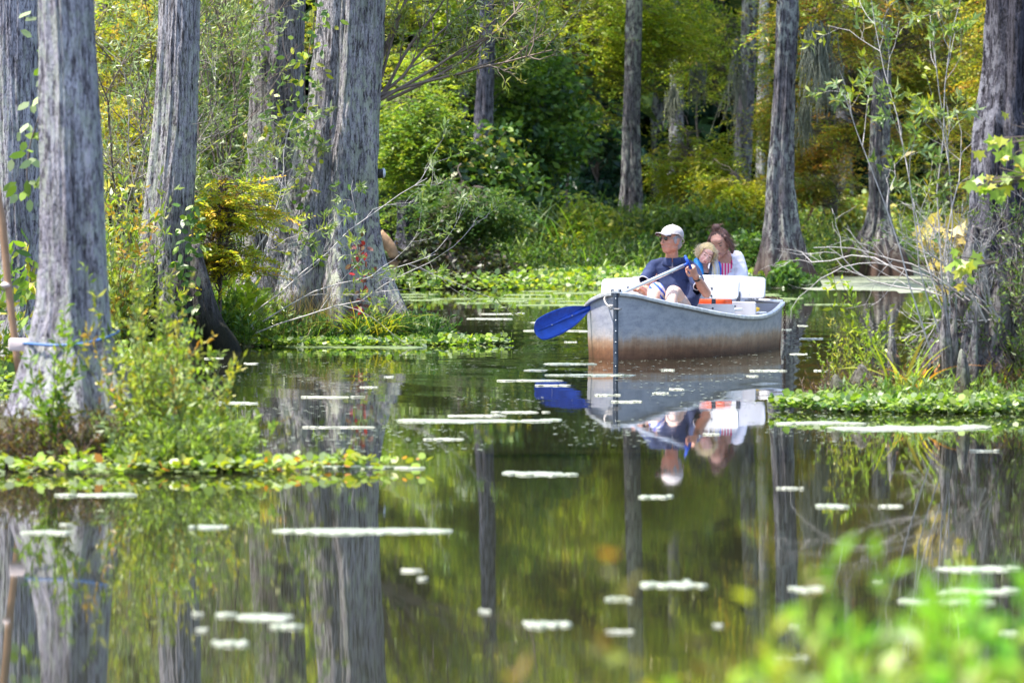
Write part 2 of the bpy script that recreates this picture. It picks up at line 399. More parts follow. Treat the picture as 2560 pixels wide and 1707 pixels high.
# ------------------------------------------------------------------ plants: building blocks
def pick(pal, n, rng, jit=.25):
    c = np.array([p[0] for p in pal], float); w = np.array([p[1] for p in pal], float); w /= w.sum()
    k = rng.choice(len(pal), n, p=w)
    return np.clip(c[k] * (1 + (rng.random((n, 1)) - .5) * 2 * jit), 0, .9)
def leaf_mesh(Pb, D, Ln, Wn, cols, rng, wide=False, fold=.15, up=None):
    "one bent blade per row: Pb base, D direction, Ln length, Wn width"
    n = len(Pb); D = nrm(D)
    rv = rng.normal(size=(n, 3)) if up is None else up + rng.normal(size=(n, 3)) * .35
    S = nrm(np.cross(D, rv)); U = np.cross(S, D)
    Ln = np.broadcast_to(Ln, (n,))[:, None]; Wn = np.broadcast_to(Wn, (n,))[:, None]
    if not wide:
        v = np.stack([Pb, Pb + D * Ln * .45 + S * Wn * .5 + U * Ln * fold, Pb + D * Ln, Pb + D * Ln * .45 - S * Wn * .5 + U * Ln * fold], 1)
        k = 4
    else:
        v = np.stack([Pb, Pb + D * Ln * .28 + S * Wn * .46, Pb + D * Ln * .7 + S * Wn * .42 + U * Ln * fold * .6, Pb + D * Ln + U * Ln * fold * .2,
                      Pb + D * Ln * .7 - S * Wn * .42 + U * Ln * fold * .6, Pb + D * Ln * .28 - S * Wn * .46], 1)
        k = 6
    f = np.arange(n * k).reshape(n, k)
    return v.reshape(-1, 3), f, np.repeat(cols, k, 0)
def rand_dirs(n, rng, zb=0.0, zs=1.0):
    d = rng.normal(size=(n, 3)); d[:, 2] = d[:, 2] * zs + zb; return nrm(d)
def grow(base, d, ln, K, rng, wob=.25, up=.0):
    n = len(base); Pn = np.empty((n, K, 3)); Pn[:, 0] = base; dd = nrm(d.copy()); st = (np.broadcast_to(ln, (n,)) / (K - 1))[:, None]
    for k in range(1, K):
        dd = nrm(dd + rng.normal(size=(n, 3)) * wob + V(0, 0, up)); Pn[:, k] = Pn[:, k - 1] + dd * st
    return Pn
def kids(Pn, mper, rng, t0=.3, t1=1.0, spread=.9, zb=.0):
    n, K, _ = Pn.shape; idx = np.repeat(np.arange(n), mper); m_ = len(idx)
    t = (t0 + (t1 - t0) * rng.random(m_)) * (K - 1); i = np.minimum(t.astype(int), K - 2); fr = (t - i)[:, None]
    p = Pn[idx, i] * (1 - fr) + Pn[idx, i + 1] * fr
    d = nrm(nrm(Pn[idx, i + 1] - Pn[idx, i]) + rand_dirs(m_, rng) * spread + V(0, 0, zb))
    return p, d, idx
def twig_leaves(Pn, per, L0, W0, pal, rng, wide=False, t0=.35, jit=.25, zb=.0, spread=1.0, whorl=True, shade=.3, upv=None):
    n, K, _ = Pn.shape; idx = np.repeat(np.arange(n), per); m_ = len(idx)
    q = rng.random(m_); t = (t0 + (1 - t0) * (1 - (1 - q) ** (2 if whorl else 1))) * (K - 1)
    i = np.minimum(t.astype(int), K - 2); fr = (t - i)[:, None]
    p = Pn[idx, i] * (1 - fr) + Pn[idx, i + 1] * fr
    tan = nrm(Pn[idx, i + 1] - Pn[idx, i])
    d = nrm(tan * .6 + rand_dirs(m_, rng) * spread + V(0, 0, zb))
    base = pick(pal, n, rng, shade)[idx]; own = pick(pal, m_, rng, jit)
    c = base * .6 + own * .4
    return leaf_mesh(p, d, L0 * (.6 + .7 * rng.random(m_)), W0 * (.7 + .5 * rng.random(m_)), c, rng, wide, up=upv)
def add_twigs(name, arrs, parent, m_, sides=4):
    vs, fs, n0 = [], [], 0
    for Pn, Rn in arrs:
        v, f = tubes(Pn, Rn, sides); vs.append(v); fs.append(f + n0); n0 += len(v)
    return mesh(name, np.vstack(vs), np.vstack(fs), m_, parent)
def taper(n, K, r0, r1): return np.broadcast_to(np.linspace(r0, r1, K), (n, K)) * np.ones((n, 1))

G = lambda *c: tuple(c)
YEL = G(.48, .38, .045); YGR = G(.36, .38, .03); LIME = G(.23, .34, .035); GRN = G(.085, .17, .032); DGR = G(.03, .075, .022)
TEAL = G(.022, .07, .05); ORG = G(.50, .21, .035); BRN = G(.16, .09, .04); PALE = G(.27, .33, .17); OLV = G(.13, .17, .04); RED = G(.35, .03, .03)

def shrub(name, base, stems, hgt, spread, label, cat='shrub', pal=((GRN, 3), (PALE, 1)), L0=.065, W0=.017, per=11, n1=7, n2=5, seed=1, m_=TWIG, lm=None,
          lean=(0, 0), rs=.014, up=.06, wide=False, t_leaf=.35, leafy=1.0, group=None, lenk=.4, dirs=None, wob=.16, shade=.3, twk=.5, t0k=.22):
    rng = np.random.default_rng(seed)
    if dirs is not None: stems = len(dirs)
    e = empty(name, base, label, cat, group)
    base = np.asarray(base, float)
    b0 = np.repeat(base[None], stems, 0) + rng.normal(size=(stems, 3)) * V(.06, .06, 0)
    if dirs is None:
        d0 = nrm(np.stack([rng.normal(size=stems) * spread + lean[0], rng.normal(size=stems) * spread + lean[1], np.ones(stems)], 1))
    else: d0 = nrm(np.asarray(dirs, float)); 
    P0 = grow(b0, d0, hgt * (.75 + .4 * rng.random(stems)), 9, rng, wob, up)
    p, d, _ = kids(P0, n1, rng, t0k, 1.0, .85, .12); P1 = grow(p, d, hgt * lenk * (.5 + .7 * rng.random(len(p))), 6, rng, .2, up)
    p, d, _ = kids(P1, n2, rng, .25, 1.0, .9, .1); P2 = grow(p, d, hgt * lenk * twk * (.4 + .8 * rng.random(len(p))), 4, rng, .2, up)
    add_twigs('branches', [(P0, taper(len(P0), 9, rs, rs * .35)), (P1, taper(len(P1), 6, rs * .42, rs * .16)), (P2, taper(len(P2), 4, rs * .18, rs * .09))], e, m_)
    if per:
        sel = rng.random(len(P2)) < leafy
        v, f, c = twig_leaves(P2[sel], per, L0, W0, pal, rng, wide, t_leaf, shade=shade)
        mesh('foliage', v, f, lm or GLOSSY_LEAF, e, cols=c, smooth=False)
    return e

def spray_leaves(tip, d, ln, per, L0, W0, pal, rng, droop=.5, shade=.3):
    "feathery cypress sprays: a drooping rib with flat leaflets on both sides"
    n = len(tip); dd = nrm(d)
    side = nrm(np.cross(dd, V(0, 0, 1) + rng.normal(size=(n, 3)) * .3))
    k = np.tile(np.linspace(.05, 1, per), n); idx = np.repeat(np.arange(n), per)
    ln_ = np.broadcast_to(ln, (n,))[idx][:, None]; kk = k[:, None]
    base = tip[idx] + dd[idx] * ln_ * kk - V(0, 0, 1) * droop * ln_ * kk ** 2 * .6
    s = np.where(np.arange(len(idx)) % 2, 1.0, -1.0)[:, None]
    ld = nrm(side[idx] * s * .8 + dd[idx] * .55 - V(0, 0, .25) * droop + rng.normal(size=(len(idx), 3)) * .16)
    cc = pick(pal, n, rng, shade)[idx] * .6 + pick(pal, len(idx), rng, .45) * .4
    return leaf_mesh(base, ld, L0 * (1.15 - .6 * k) * (.7 + .6 * rng.random(len(idx))), W0, cc, rng, up=np.repeat(V(0, 0, 1)[None], len(idx), 0) + 0)
def crown_points(c, r, n, rng, gap=.35, gs=1.1, hollow=.2):
    out = np.empty((0, 3)); c = np.asarray(c, float); r = np.asarray(r, float); it = 0
    while len(out) < n and it < 40:
        q = rng.normal(size=(n * 2, 3)); q = nrm(q) * (hollow + (1 - hollow) * rng.random((n * 2, 1)) ** .6)
        nn_ = np.clip((vnoise3(q * 2.4 + 40 + c.sum() * 3, 17)[:, None] - .5) * 2.1 + .5, 0, 1); p = c + q * r * (.42 + .95 * nn_); p = p + (rng.random((len(p), 1)) < .14) * rng.normal(size=p.shape) * r * .3
        keep = vnoise3(p * gs + 300, 9) > gap
        out = np.vstack([out, p[keep]]); it += 1
    return out[:n]
def cypress_crown(e, c, r, n, pal, seed, L0=.125, W0=.034, per=10, ln=.46, axis=None, gap=.48, name='crown', droop=.5, twigs=.25, gs=1.6, shade=.5, tr=.008):
    rng = np.random.default_rng(seed); c = np.asarray(c, float)
    p = crown_points(c, r, n, rng, gap, gs)
    ax = c[:2] if axis is None else np.asarray(axis, float)
    out = p[:, :2] - ax; d = nrm(np.concatenate([out, np.zeros((len(p), 1))], 1)) + rng.normal(size=p.shape) * .5; d[:, 2] *= .5
    v, f, col = spray_leaves(p, nrm(d), ln * (.6 + .7 * rng.random(len(p))), per, L0, W0, pal, rng, droop, shade)
    o = mesh(name, v, f, LEAF, e, cols=col, smooth=False)
    k = rng.random(len(p)) < twigs
    if k.sum():
        q = p[k]; a = np.stack([np.full(len(q), ax[0]), np.full(len(q), ax[1]), q[:, 2] - .25 * np.linalg.norm(q[:, :2] - ax, axis=1)], 1)
        t = np.linspace(0, 1, 6)[None, :, None]; Pn = a[:, None] * (1 - t) + q[:, None] * t
        Pn[:, :, 2] += np.sin(t[..., 0] * np.pi) * .12 + rng.normal(size=(len(q), 6)) * .03; Pn[:, 1:-1, :2] += rng.normal(size=(len(q), 4, 2)) * .05
        v, f = tubes(Pn, taper(len(q), 6, tr * 1.6, tr * .35), 3); mesh('branches', v, f, TWIG, e)['kind'] = 'stuff'
    return o
def leaf_crown(e, c, r, n, pal, seed, L0=.09, W0=.05, per=14, cl=.16, gap=.43, name='crown', wide=False, gs=1.3, twigs=.1, shade=.45, zs=.6, lm=None, tr=.008):
    "broad-leaved crown: leaves in many small clumps"
    rng = np.random.default_rng(seed); c = np.asarray(c, float)
    p = crown_points(c, r, n, rng, gap, gs); idx = np.repeat(np.arange(len(p)), per)
    q = p[idx] + rng.normal(size=(len(idx), 3)) * V(cl, cl, cl * .55)
    d = rand_dirs(len(idx), rng, -.25, zs)
    cc = pick(pal, len(p), rng, shade)[idx] * .5 + pick(pal, len(idx), rng, .5) * .5
    v, f, col = leaf_mesh(q, d, L0 * (.6 + .8 * rng.random(len(idx))), W0 * (.7 + .6 * rng.random(len(idx))), cc, rng, wide)
    o = mesh(name, v, f, lm or LEAF, e, cols=col, smooth=False)
    k = rng.random(len(p)) < twigs
    if k.sum():
        q = p[k]; a = np.stack([np.full(len(q), c[0]), np.full(len(q), c[1]), np.maximum(q[:, 2] - .5 * r[2] - .3, .05)], 1)
        t = np.linspace(0, 1, 6)[None, :, None]; Pn = a[:, None] * (1 - t) + q[:, None] * t
        Pn[:, 1:-1] += rng.normal(size=(len(q), 4, 3)) * .06
        v, f = tubes(Pn, taper(len(q), 6, tr * 1.6, tr * .35), 3); mesh('branches', v, f, TWIG, e)['kind'] = 'stuff'
    return o

# ------------------------------------------------------------------ trunks
def trunk_mesh(depth, prof, seed, flutes=7, famp=.16, ridge=.016, nth=150, top=13.0, zres=.045, sink=.35, dy=0.0, flute_z=1.6, rib=(46, 100), lobes=None, zlow=None):
    """prof: rows (qy, qx_left, qx_right) read from the photograph, top first; turned into centre and radius by height"""
    rows = []
    for qy, a, b_ in prof:
        p = Q((a + b_) / 2, qy, depth); rows.append((p[2], p[0], M(b_ - a, depth) / 2))
    rows.sort()
    z0 = min(rows[0][0], 0) - sink
    zc = np.array([r[0] for r in rows]); xc = np.array([r[1] for r in rows]); rc = np.array([r[2] for r in rows])
    slope = (rc[-1] - rc[-2]) / (zc[-1] - zc[-2] + 1e-6); slx = (xc[-1] - xc[-2]) / (zc[-1] - zc[-2] + 1e-6)
    vis = 7.0
    zs = np.concatenate([np.arange(z0, min(vis, top), zres), np.linspace(min(vis, top) + .2, top, 12)])
    Rz = np.interp(zs, zc, rc); Xz = np.interp(zs, zc, xc)
    hi = zs > zc[-1]
    Rz[hi] = rc[-1] * np.clip(1 - (zs[hi] - zc[-1]) * .035, .35, 1); Xz[hi] = xc[-1] + np.clip(slx, -.05, .05) * (zs[hi] - zc[-1])
    Rz = np.convolve(np.pad(Rz, 3, mode='edge'), np.ones(7) / 7, 'valid')
    th = np.linspace(0, 2 * np.pi, nth, endpoint=False)
    T_, Z_ = np.meshgrid(th, zs, indexing='ij')
    rs = np.random.default_rng(seed); ph = rs.random(8) * 6.28
    warp = T_ + .18 * np.sin(Z_ * 1.1 + ph[0]) * np.clip(1 - Z_ / 4, .2, 1)
    fl = .55 * np.cos(flutes * warp + ph[1]) + .3 * np.cos((flutes * 2 - 3) * warp + ph[2] + Z_ * .4) + .25 * np.cos(3 * warp + ph[3])
    fl = np.sign(fl) * np.abs(fl) ** .8
    low = famp * np.exp(-np.clip(Z_ - .2, 0, 50) / flute_z) + famp * .22
    u = warp / (2 * np.pi)
    rd = 1 - np.abs(2 * vnoise2(u * rib[0] + .6 * vnoise1(Z_ * 3, seed), Z_ * 1.3, seed + 3, rib[0]) - 1)
    rd2 = vnoise2(u * rib[1], Z_ * 3.1, seed + 4, rib[1])
    rd3 = vnoise2(u * 12, Z_ * 1.2, seed + 5, 12)
    Rr = Rz[None] * (1 + low * fl - .22 * low) + ridge * (rd - .6) * 1.3 + ridge * .7 * (rd2 - .5) + ridge * 1.2 * (rd3 - .5)
    Xv = Xz[None] + Rr * np.cos(T_); Yv = depth + dy + Rr * np.sin(T_)
    v = np.stack([Xv, Yv, Z_], -1).reshape(-1, 3)
    nz = len(zs); i = np.arange(nth * nz).reshape(nth, nz); i2 = np.roll(i, -1, 0)
    f = np.stack([i[:, :-1], i2[:, :-1], i2[:, 1:], i[:, 1:]], -1).reshape(-1, 4)
    return v, f, (np.interp(0, zs, Xz), depth + dy, 0.0), (zs, Xz, Rz)
B_GREY = bark_mat('grey cypress bark', (.06, .052, .052), (.38, .36, .37), (.44, .47, .35), wet=.3, lich_amt=.7)
B_LILAC = bark_mat('pale cypress bark', (.10, .09, .10), (.45, .43, .465), (.47, .50, .41), wet=.15, lich_amt=.7)
B_WARM = bark_mat('brown-grey cypress bark', (.045, .036, .032), (.31, .285, .275), (.36, .40, .29), wet=.3, lich_amt=.6, moss=(.07, .06, .02))
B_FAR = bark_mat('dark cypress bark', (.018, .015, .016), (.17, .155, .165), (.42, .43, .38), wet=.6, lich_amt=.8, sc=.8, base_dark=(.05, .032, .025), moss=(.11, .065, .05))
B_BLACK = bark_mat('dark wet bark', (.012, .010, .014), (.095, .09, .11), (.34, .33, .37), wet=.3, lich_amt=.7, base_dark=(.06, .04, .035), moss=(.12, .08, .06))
def tree(name, label, depth, prof, bark, seed, group='cypress trees standing in the swamp', cat='tree', **k):
    v, f, b, sh = trunk_mesh(depth, prof, seed, **k)
    e = empty(name, b, label, cat, group)
    mesh('trunk', v, f, bark, e)
    return e, sh
# ------------------------------------------------------------------ the cypress trees
HI = ((GRN, 3), (YGR, 2), (OLV, 2))
t1, _ = tree('cypress_tree', 'pale lichen-streaked cypress trunk at the left edge, half hidden by the blurred one', 38.3,
    [(-40, -28, 85), (200, -22, 88), (500, -8, 96), (700, 0, 112), (830, -30, 150), (900, -60, 175)], B_LILAC, 11, flutes=6, famp=.1)
t2, s2_ = tree('cypress_tree', 'blurred grey cypress trunk nearest the camera with a blue cord round it', 26.3,
    [(-60, 84, 212), (150, 90, 219), (400, 94, 232), (600, 92, 240), (740, 78, 250), (830, 52, 275), (920, 25, 315), (1000, 5, 335), (1075, -5, 345)], B_LILAC, 23, flutes=6, famp=.16, flute_z=.9, nth=170)
t3, _ = tree('cypress_tree', 'slender grey cypress with a black wet buttress reaching right into the water', 44.4,
    [(-50, 366, 456), (150, 362, 455), (300, 352, 450), (450, 335, 443), (560, 322, 440), (640, 305, 448), (700, 292, 462), (760, 290, 492), (810, 300, 520)], B_GREY, 31, flutes=5, famp=.24, flute_z=.8)
mb = MB()
for pts_, rr_ in (([(448, 560), (462, 660), (480, 740), (520, 800), (535, 840)], [.05, .10, .13, .12, .12]), ([(405, 600), (410, 700), (402, 780), (400, 840)], [.06, .12, .16, .17]), ([(350, 600), (330, 700), (318, 790), (312, 850)], [.05, .10, .13, .14])):
    pp = smooth_path([Q(a_, b__, 44.15) for a_, b__ in pts_], 6); tube_mb(mb, pp, np.interp(np.linspace(0, 1, len(pp)), np.linspace(0, 1, len(rr_)), rr_), 16)
co, no, fs = remesh(mb, .02, 3); co = co + no * (vnoise3(co * V(14, 14, 3), 5)[:, None] - .5) * .05
mesh('buttress', co, fs, bark_mat('black wet buttress bark', (.03, .025, .027), (.17, .155, .165), (.2, .22, .15), wet=.55, lich_amt=.3, base_dark=(.008, .007, .006), moss=(.02, .022, .01)), t3)
t4, _ = tree('cypress_tree', 'ridged grey cypress with a greenish right edge, just left of the biggest trunk', 49.3,
    [(-50, 586, 698), (150, 578, 696), (300, 570, 694), (450, 566, 700), (560, 566, 715), (650, 560, 740), (740, 550, 760)], B_WARM, 47, flutes=7, famp=.2)
t5, s5_ = tree('cypress_tree', 'biggest grey cypress trunk with deep buttresses and pale lichen left of the open channel', 47.0,
    [(-50, 736, 884), (100, 728, 880), (250, 712, 874), (400, 676, 868), (500, 652, 868), (600, 616, 882), (660, 588, 900), (720, 566, 918), (790, 548, 934)], B_GREY, 59, flutes=8, famp=.3, nth=230, flute_z=1.0, ridge=.022, rib=(64, 130))
t6, _ = tree('cypress_tree', 'dark thin cypress trunk half buried in vines right of the biggest trunk', 80.5,
    [(-50, 1104, 1138), (150, 1098, 1136), (330, 1088, 1130), (500, 1080, 1128), (640, 1050, 1160)], B_BLACK, 61, nth=70, zres=.07)
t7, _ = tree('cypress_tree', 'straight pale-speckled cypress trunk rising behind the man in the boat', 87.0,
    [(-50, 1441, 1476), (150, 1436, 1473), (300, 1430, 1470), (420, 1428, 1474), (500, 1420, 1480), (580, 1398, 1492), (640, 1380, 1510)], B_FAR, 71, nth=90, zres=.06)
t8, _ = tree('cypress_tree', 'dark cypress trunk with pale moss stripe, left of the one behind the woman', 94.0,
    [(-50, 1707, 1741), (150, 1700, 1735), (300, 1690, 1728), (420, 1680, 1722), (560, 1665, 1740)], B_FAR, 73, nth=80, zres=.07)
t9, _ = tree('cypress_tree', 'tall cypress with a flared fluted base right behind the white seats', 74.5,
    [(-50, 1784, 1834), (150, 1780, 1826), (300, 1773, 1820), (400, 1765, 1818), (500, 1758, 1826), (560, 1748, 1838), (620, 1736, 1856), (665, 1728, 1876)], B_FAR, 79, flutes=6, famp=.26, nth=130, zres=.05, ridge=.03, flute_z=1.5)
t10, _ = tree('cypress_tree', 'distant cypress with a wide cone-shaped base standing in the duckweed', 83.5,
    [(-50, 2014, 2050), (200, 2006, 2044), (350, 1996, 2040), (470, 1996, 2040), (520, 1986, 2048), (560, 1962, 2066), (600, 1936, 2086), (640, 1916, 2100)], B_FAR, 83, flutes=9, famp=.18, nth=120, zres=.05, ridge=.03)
t11, _ = tree('cypress_tree', 'broad blackish cypress trunk at the right edge with knobbly roots', 33.6,
    [(-60, 2272, 2470), (150, 2262, 2462), (350, 2244, 2455), (500, 2235, 2455), (600, 2215, 2465), (700, 2180, 2480), (800, 2145, 2510), (900, 2112, 2545), (960, 2090, 2560)], B_BLACK, 89, flutes=9, famp=.16, nth=200, ridge=.03, flute_z=1.3)
def roots(tr, lobes, depth, bark, seed, name='buttress'):
    mb = MB()
    for pts_, rr_, dd in lobes:
        pp = smooth_path([Q(a_, b__, depth + dd) for a_, b__ in pts_], 6); rr_ = [M(k, depth) for k in rr_]
        tube_mb(mb, pp, np.interp(np.linspace(0, 1, len(pp)), np.linspace(0, 1, len(rr_)), rr_), 14)
    co, no, fs = remesh(mb, .018, 3); co = co + no * ((vnoise3(co * V(16, 16, 3.5), seed)[:, None] - .5) * .05 + (vnoise3(co * V(45, 45, 9), seed + 5)[:, None] - .5) * .022)
    return mesh(name, co, fs, bark, tr)
B_ROOT = bark_mat('purple-brown root bark', (.03, .022, .022), (.25, .22, .225), (.42, .43, .38), wet=.22, lich_amt=.5, base_dark=(.03, .018, .014), moss=(.05, .035, .02))
roots(t11, [([(2245, 520), (2218, 640), (2180, 780), (2140, 900), (2118, 990)], [14, 26, 30, 32, 34], -.25), ([(2262, 560), (2250, 700), (2225, 850), (2205, 1000)], [12, 24, 28, 32], -.48),
            ([(2310, 560), (2305, 700), (2290, 850), (2280, 1000)], [12, 26, 30, 34], -.52), ([(2360, 600), (2358, 750), (2350, 900), (2345, 1000)], [14, 28, 34, 36], -.5), ([(2200, 740), (2160, 850), (2172, 960)], [12, 20, 26], -.42)], 33.6, B_ROOT, 5)
roots(t5, [([(700, 520), (678, 620), (645, 710), (600, 800), (590, 840)], [14, 24, 30, 30, 30], -.22), ([(745, 560), (735, 660), (722, 760), (715, 840)], [10, 20, 26, 28], -.36),
           ([(800, 560), (805, 660), (812, 760), (815, 840)], [10, 20, 26, 30], -.38), ([(845, 520), (868, 640), (888, 740), (905, 840)], [10, 20, 24, 26], -.22)], 47.0, B_GREY, 6)
roots(t4, [([(590, 500), (575, 600), (560, 690), (548, 790)], [12, 22, 28, 30], -.3), ([(650, 540), (655, 640), (660, 780)], [10, 20, 26], -.4)], 49.3, B_WARM, 7)
# fallen fan-shaped stump of the channel edge and another far trunk
t12, _ = tree('cypress_tree', 'low broken dark cypress stump under the vines beside the big trunk', 74.2,
    [(540, 915, 958), (575, 905, 970), (610, 895, 984), (650, 880, 1000)], B_BLACK, 91, top=1.15, nth=90, zres=.06, famp=.25)
t13, _ = tree('cypress_tree', 'faint grey trunk deep in the wood between the two dark trunks', 105.0,
    [(-50, 1745, 1768), (200, 1740, 1766), (500, 1735, 1772), (560, 1730, 1780)], B_GREY, 92, nth=50, zres=.12)
# upper crowns (mostly above the picture; they close the canopy, shade the trunks and show in the water)
for e, x, y, z, r, n, s in ((t6, -1.1, 80.5, 10.3, 2.8, 1000, 1), (t7, 1.6, 87, 10.8, 3.0, 1000, 2), (t8, 3.6, 94, 11.0, 3.0, 1000, 3), (t9, 4.3, 74.5, 9.9, 2.6, 950, 4),
                            (t10, 6.4, 83.5, 10.0, 2.8, 950, 5), (t3, -3.2, 44.4, 11.5, 1.5, 110, 6), (t4, -2.7, 49.3, 11.5, 1.5, 110, 7), (t5, -1.7, 47.0, 11.5, 1.7, 130, 8),
                            (t1, -4.0, 38.3, 11, 1.5, 110, 9), (t2, -2.5, 26.3, 11, 1.4, 100, 10), (t11, 3.2, 33.6, 11, 1.6, 110, 11)):
    cypress_crown(e, (x, y, z), (r, r, 3.4), n, ((YGR, 4), (LIME, 4), (OLV, 2), (YEL, .7)) if y > 60 else HI, 400 + s, gap=.36, L0=.22, W0=.06, per=12, ln=.8, twigs=.15, tr=.02)
for e, x, y, z, r, n, s in ((t6, -1.9, 84, 7.0, 2.6, 950, 1), (t7, 1.2, 90, 7.2, 2.7, 1100, 2), (t8, 3.8, 96.5, 7.6, 2.7, 950, 3), (t9, 4.9, 79, 6.9, 2.2, 500, 4), (t10, 7.0, 87, 7.0, 2.8, 600, 5), (t4, -5.6, 70, 6.4, 2.4, 500, 6)):
    cypress_crown(e, (x, y, z), (r, 1.6, 1.9), n, ((YGR, 5), (LIME, 4), (YEL, 1), (GRN, 1)) if s < 4 else ((OLV, 3), (YEL, 2), (YGR, 4), (ORG, .6)), 450 + s, gap=.44, L0=.16, W0=.05, per=10, ln=.6, twigs=.12, tr=.015)
# mid-height foliage of the far trees, where the picture shows it
CY_YG = ((YGR, 4), (LIME, 4), (YEL, 1), (GRN, 1)); CY_G = ((GRN, 4), (LIME, 2), (OLV, 2)); CY_OR = ((ORG, 2.4), (YEL, 3), (OLV, 4), (YGR, 3), (LIME, 2), (BRN, 1)); CY_D = ((DGR, 4), (GRN, 2)); CY_YO = ((YEL, 3), (YGR, 4), (ORG, .6), (OLV, 3), (LIME, 2))
def far_crown(e, qx, qy, d, qw, qh, dd, n, pal, seed, **k):
    c = Q(qx, qy, d); k.setdefault('axis', None)
    cypress_crown(e, c, (M(qw, d) / 2, dd, M(qh, d) / 2), n, pal, seed, **k)
far_crown(t6, 1130, 70, 82.2, 330, 330, 1.2, 620, CY_G, 501)
far_crown(t7, 1440, 80, 89.2, 520, 300, 1.5, 1500, CY_YG, 502, gap=.44)
far_crown(t8, 1660, 110, 95.8, 260, 320, 1.2, 560, CY_YG, 503, gap=.48)
far_crown(t9, 1900, 60, 76.2, 260, 230, 1.0, 420, CY_OR, 504, gap=.47)
far_crown(t10, 2010, 240, 86.2, 460, 330, 1.5, 1500, CY_OR, 505, gap=.42)
far_crown(t10, 2020, 60, 86, 480, 260, 1.6, 900, CY_OR, 515, gap=.42, name='crown')

# young trees and bushes of the far bank: each a thing with its crown
def far_tree(label, qx, qbase, qy, d, qw, qh, dd, n, pal, seed, kind='cyp', name='young_tree', cat='tree', group='young trees on the far bank', rt=.035, m_=TWIG, **k):
    base = Q(qx, qbase, d); base[2] = max(float(ground_h(np.array(base[0]), np.array(base[1]))), -.1) - .03
    e = empty(name, base, label, cat, group); c = Q(qx, qy, d); rng = np.random.default_rng(seed)
    top = c.copy(); top[2] += M(qh, d) * .3
    t = np.linspace(0, 1, 9)[:, None]; pp = base * (1 - t) + top * t; pp[1:-1, :2] += rng.normal(size=(7, 2)) * .05
    v, f = tubes(pp[None], np.linspace(rt, rt * .3, 9)[None], 7); mesh('trunk', v, f, m_, e)
    r = (M(qw, d) / 2, dd, M(qh, d) / 2)
    if kind == 'cyp': cypress_crown(e, c, r, n, pal, seed, **k)
    else: leaf_crown(e, c, r, n, pal, seed, **k)
    return e
B = 'bush'
far_tree('yellow-green feathery cypress beside the big trunk, above the dark hollow', 945, 640, 330, 77, 190, 340, 1.1, 1150, ((LIME, 2.5), (YGR, 2), (GRN, 4), (OLV, 2)), 601, gap=.40)
far_tree('feathery cypress drooping over the hollow by the bank, leaves darkened for its shade', 1060, 645, 500, 74.5, 250, 130, .9, 800, ((G(.05, .10, .025), 4), (OLV, 2), (DGR, 3)), 602, gap=.40)  # leaf colours lowered to carry the shade of the hollow
far_tree('deep green leafy tree behind the vine-covered trunk', 1210, 640, 330, 84, 300, 470, 1.6, 1250, ((DGR, 2), (GRN, 5), (LIME, 2.5), (TEAL, 1.5)), 603, 'leaf', L0=.15, W0=.075, per=11)
far_tree('green vine-covered bush hanging over the far bank near the thin dark trunk', 1090, 640, 430, 77, 230, 260, .9, 560, ((G(.06, .12, .03), 4), (DGR, 3), (LIME, 1), (YEL, .4)), 604, 'leaf', L0=.14, W0=.08, per=10, wide=True, name='bush', cat=B)
far_tree('dark brown-green bush standing in for the shade under the vines at the water edge', 1030, 645, 585, 73.0, 300, 150, .5, 520, ((G(.02, .035, .015), 4), (G(.04, .025, .018), 4), (G(.07, .10, .03), 1.5)), 605, 'leaf', L0=.12, W0=.05, per=12, name='bush', cat=B)  # near-black leaf colours paint the shade of the hollow under the vines
far_tree('bright yellow-green tree high in the centre, left of the pale trunk', 1300, 600, 130, 88.5, 330, 330, 1.5, 1300, CY_YG, 606)
far_tree('bluish dark bush left of the pale trunk', 1370, 620, 380, 92, 150, 230, 1.0, 420, ((TEAL, 5), (DGR, 2)), 607, 'leaf', L0=.18, W0=.09, per=12, name='bush', cat=B)
far_tree('sunlit green bush along the bank left of the man', 1200, 645, 590, 82, 200, 130, 1.0, 620, ((GRN, 3), (LIME, 1.5), (OLV, 3), (DGR, 2)), 608, 'leaf', L0=.12, W0=.055, per=10, name='bush', cat=B)
far_tree('yellow-green bush of small leaves between the bank and the pale trunk', 1340, 645, 560, 81, 190, 200, 1.0, 850, ((YGR, 4), (LIME, 3), (OLV, 2), (YEL, 1)), 609, 'leaf', L0=.12, W0=.055, per=10, name='bush', cat=B)
far_tree('lime green young cypress behind the man\'s cap', 1580, 640, 430, 88, 230, 280, 1.1, 1150, ((LIME, 3), (YGR, 4), (YEL, 1.5)), 610)
far_tree('olive bush low behind the man and the child', 1600, 650, 570, 82, 230, 190, 1.0, 1000, ((OLV, 4), (GRN, 4), (LIME, 2)), 611, 'leaf', L0=.12, W0=.055, per=10, name='bush', cat=B)
far_tree('yellow young cypress left of the fluted cypress base', 1690, 640, 470, 84, 190, 260, 1.0, 850, ((YEL, 3), (YGR, 5), (LIME, 2)), 612)
far_tree('golden young cypress between the two dark trunks', 1760, 640, 330, 98, 130, 300, .9, 500, CY_YO, 613)
far_tree('dark leafy bush at the woman\'s shoulder beside the fluted base', 1740, 655, 600, 77, 120, 140, .6, 420, ((GRN, 4), (DGR, 3), (OLV, 2)), 614, 'leaf', L0=.1, W0=.05, per=12, name='bush', cat=B)
far_tree('green leafy tuft clinging to the left foot of the fluted cypress', 1808, 662, 632, 73.4, 46, 50, .2, 70, ((GRN, 5), (LIME, 1)), 615, 'leaf', L0=.11, W0=.06, per=10, cl=.08, name='bush', cat=B, rt=.01)
far_tree('orange-tinged cypress sapling right of the fluted trunk', 1890, 630, 350, 95, 190, 240, 1.0, 700, ((ORG, 3), (YEL, 3), (OLV, 3)), 616)
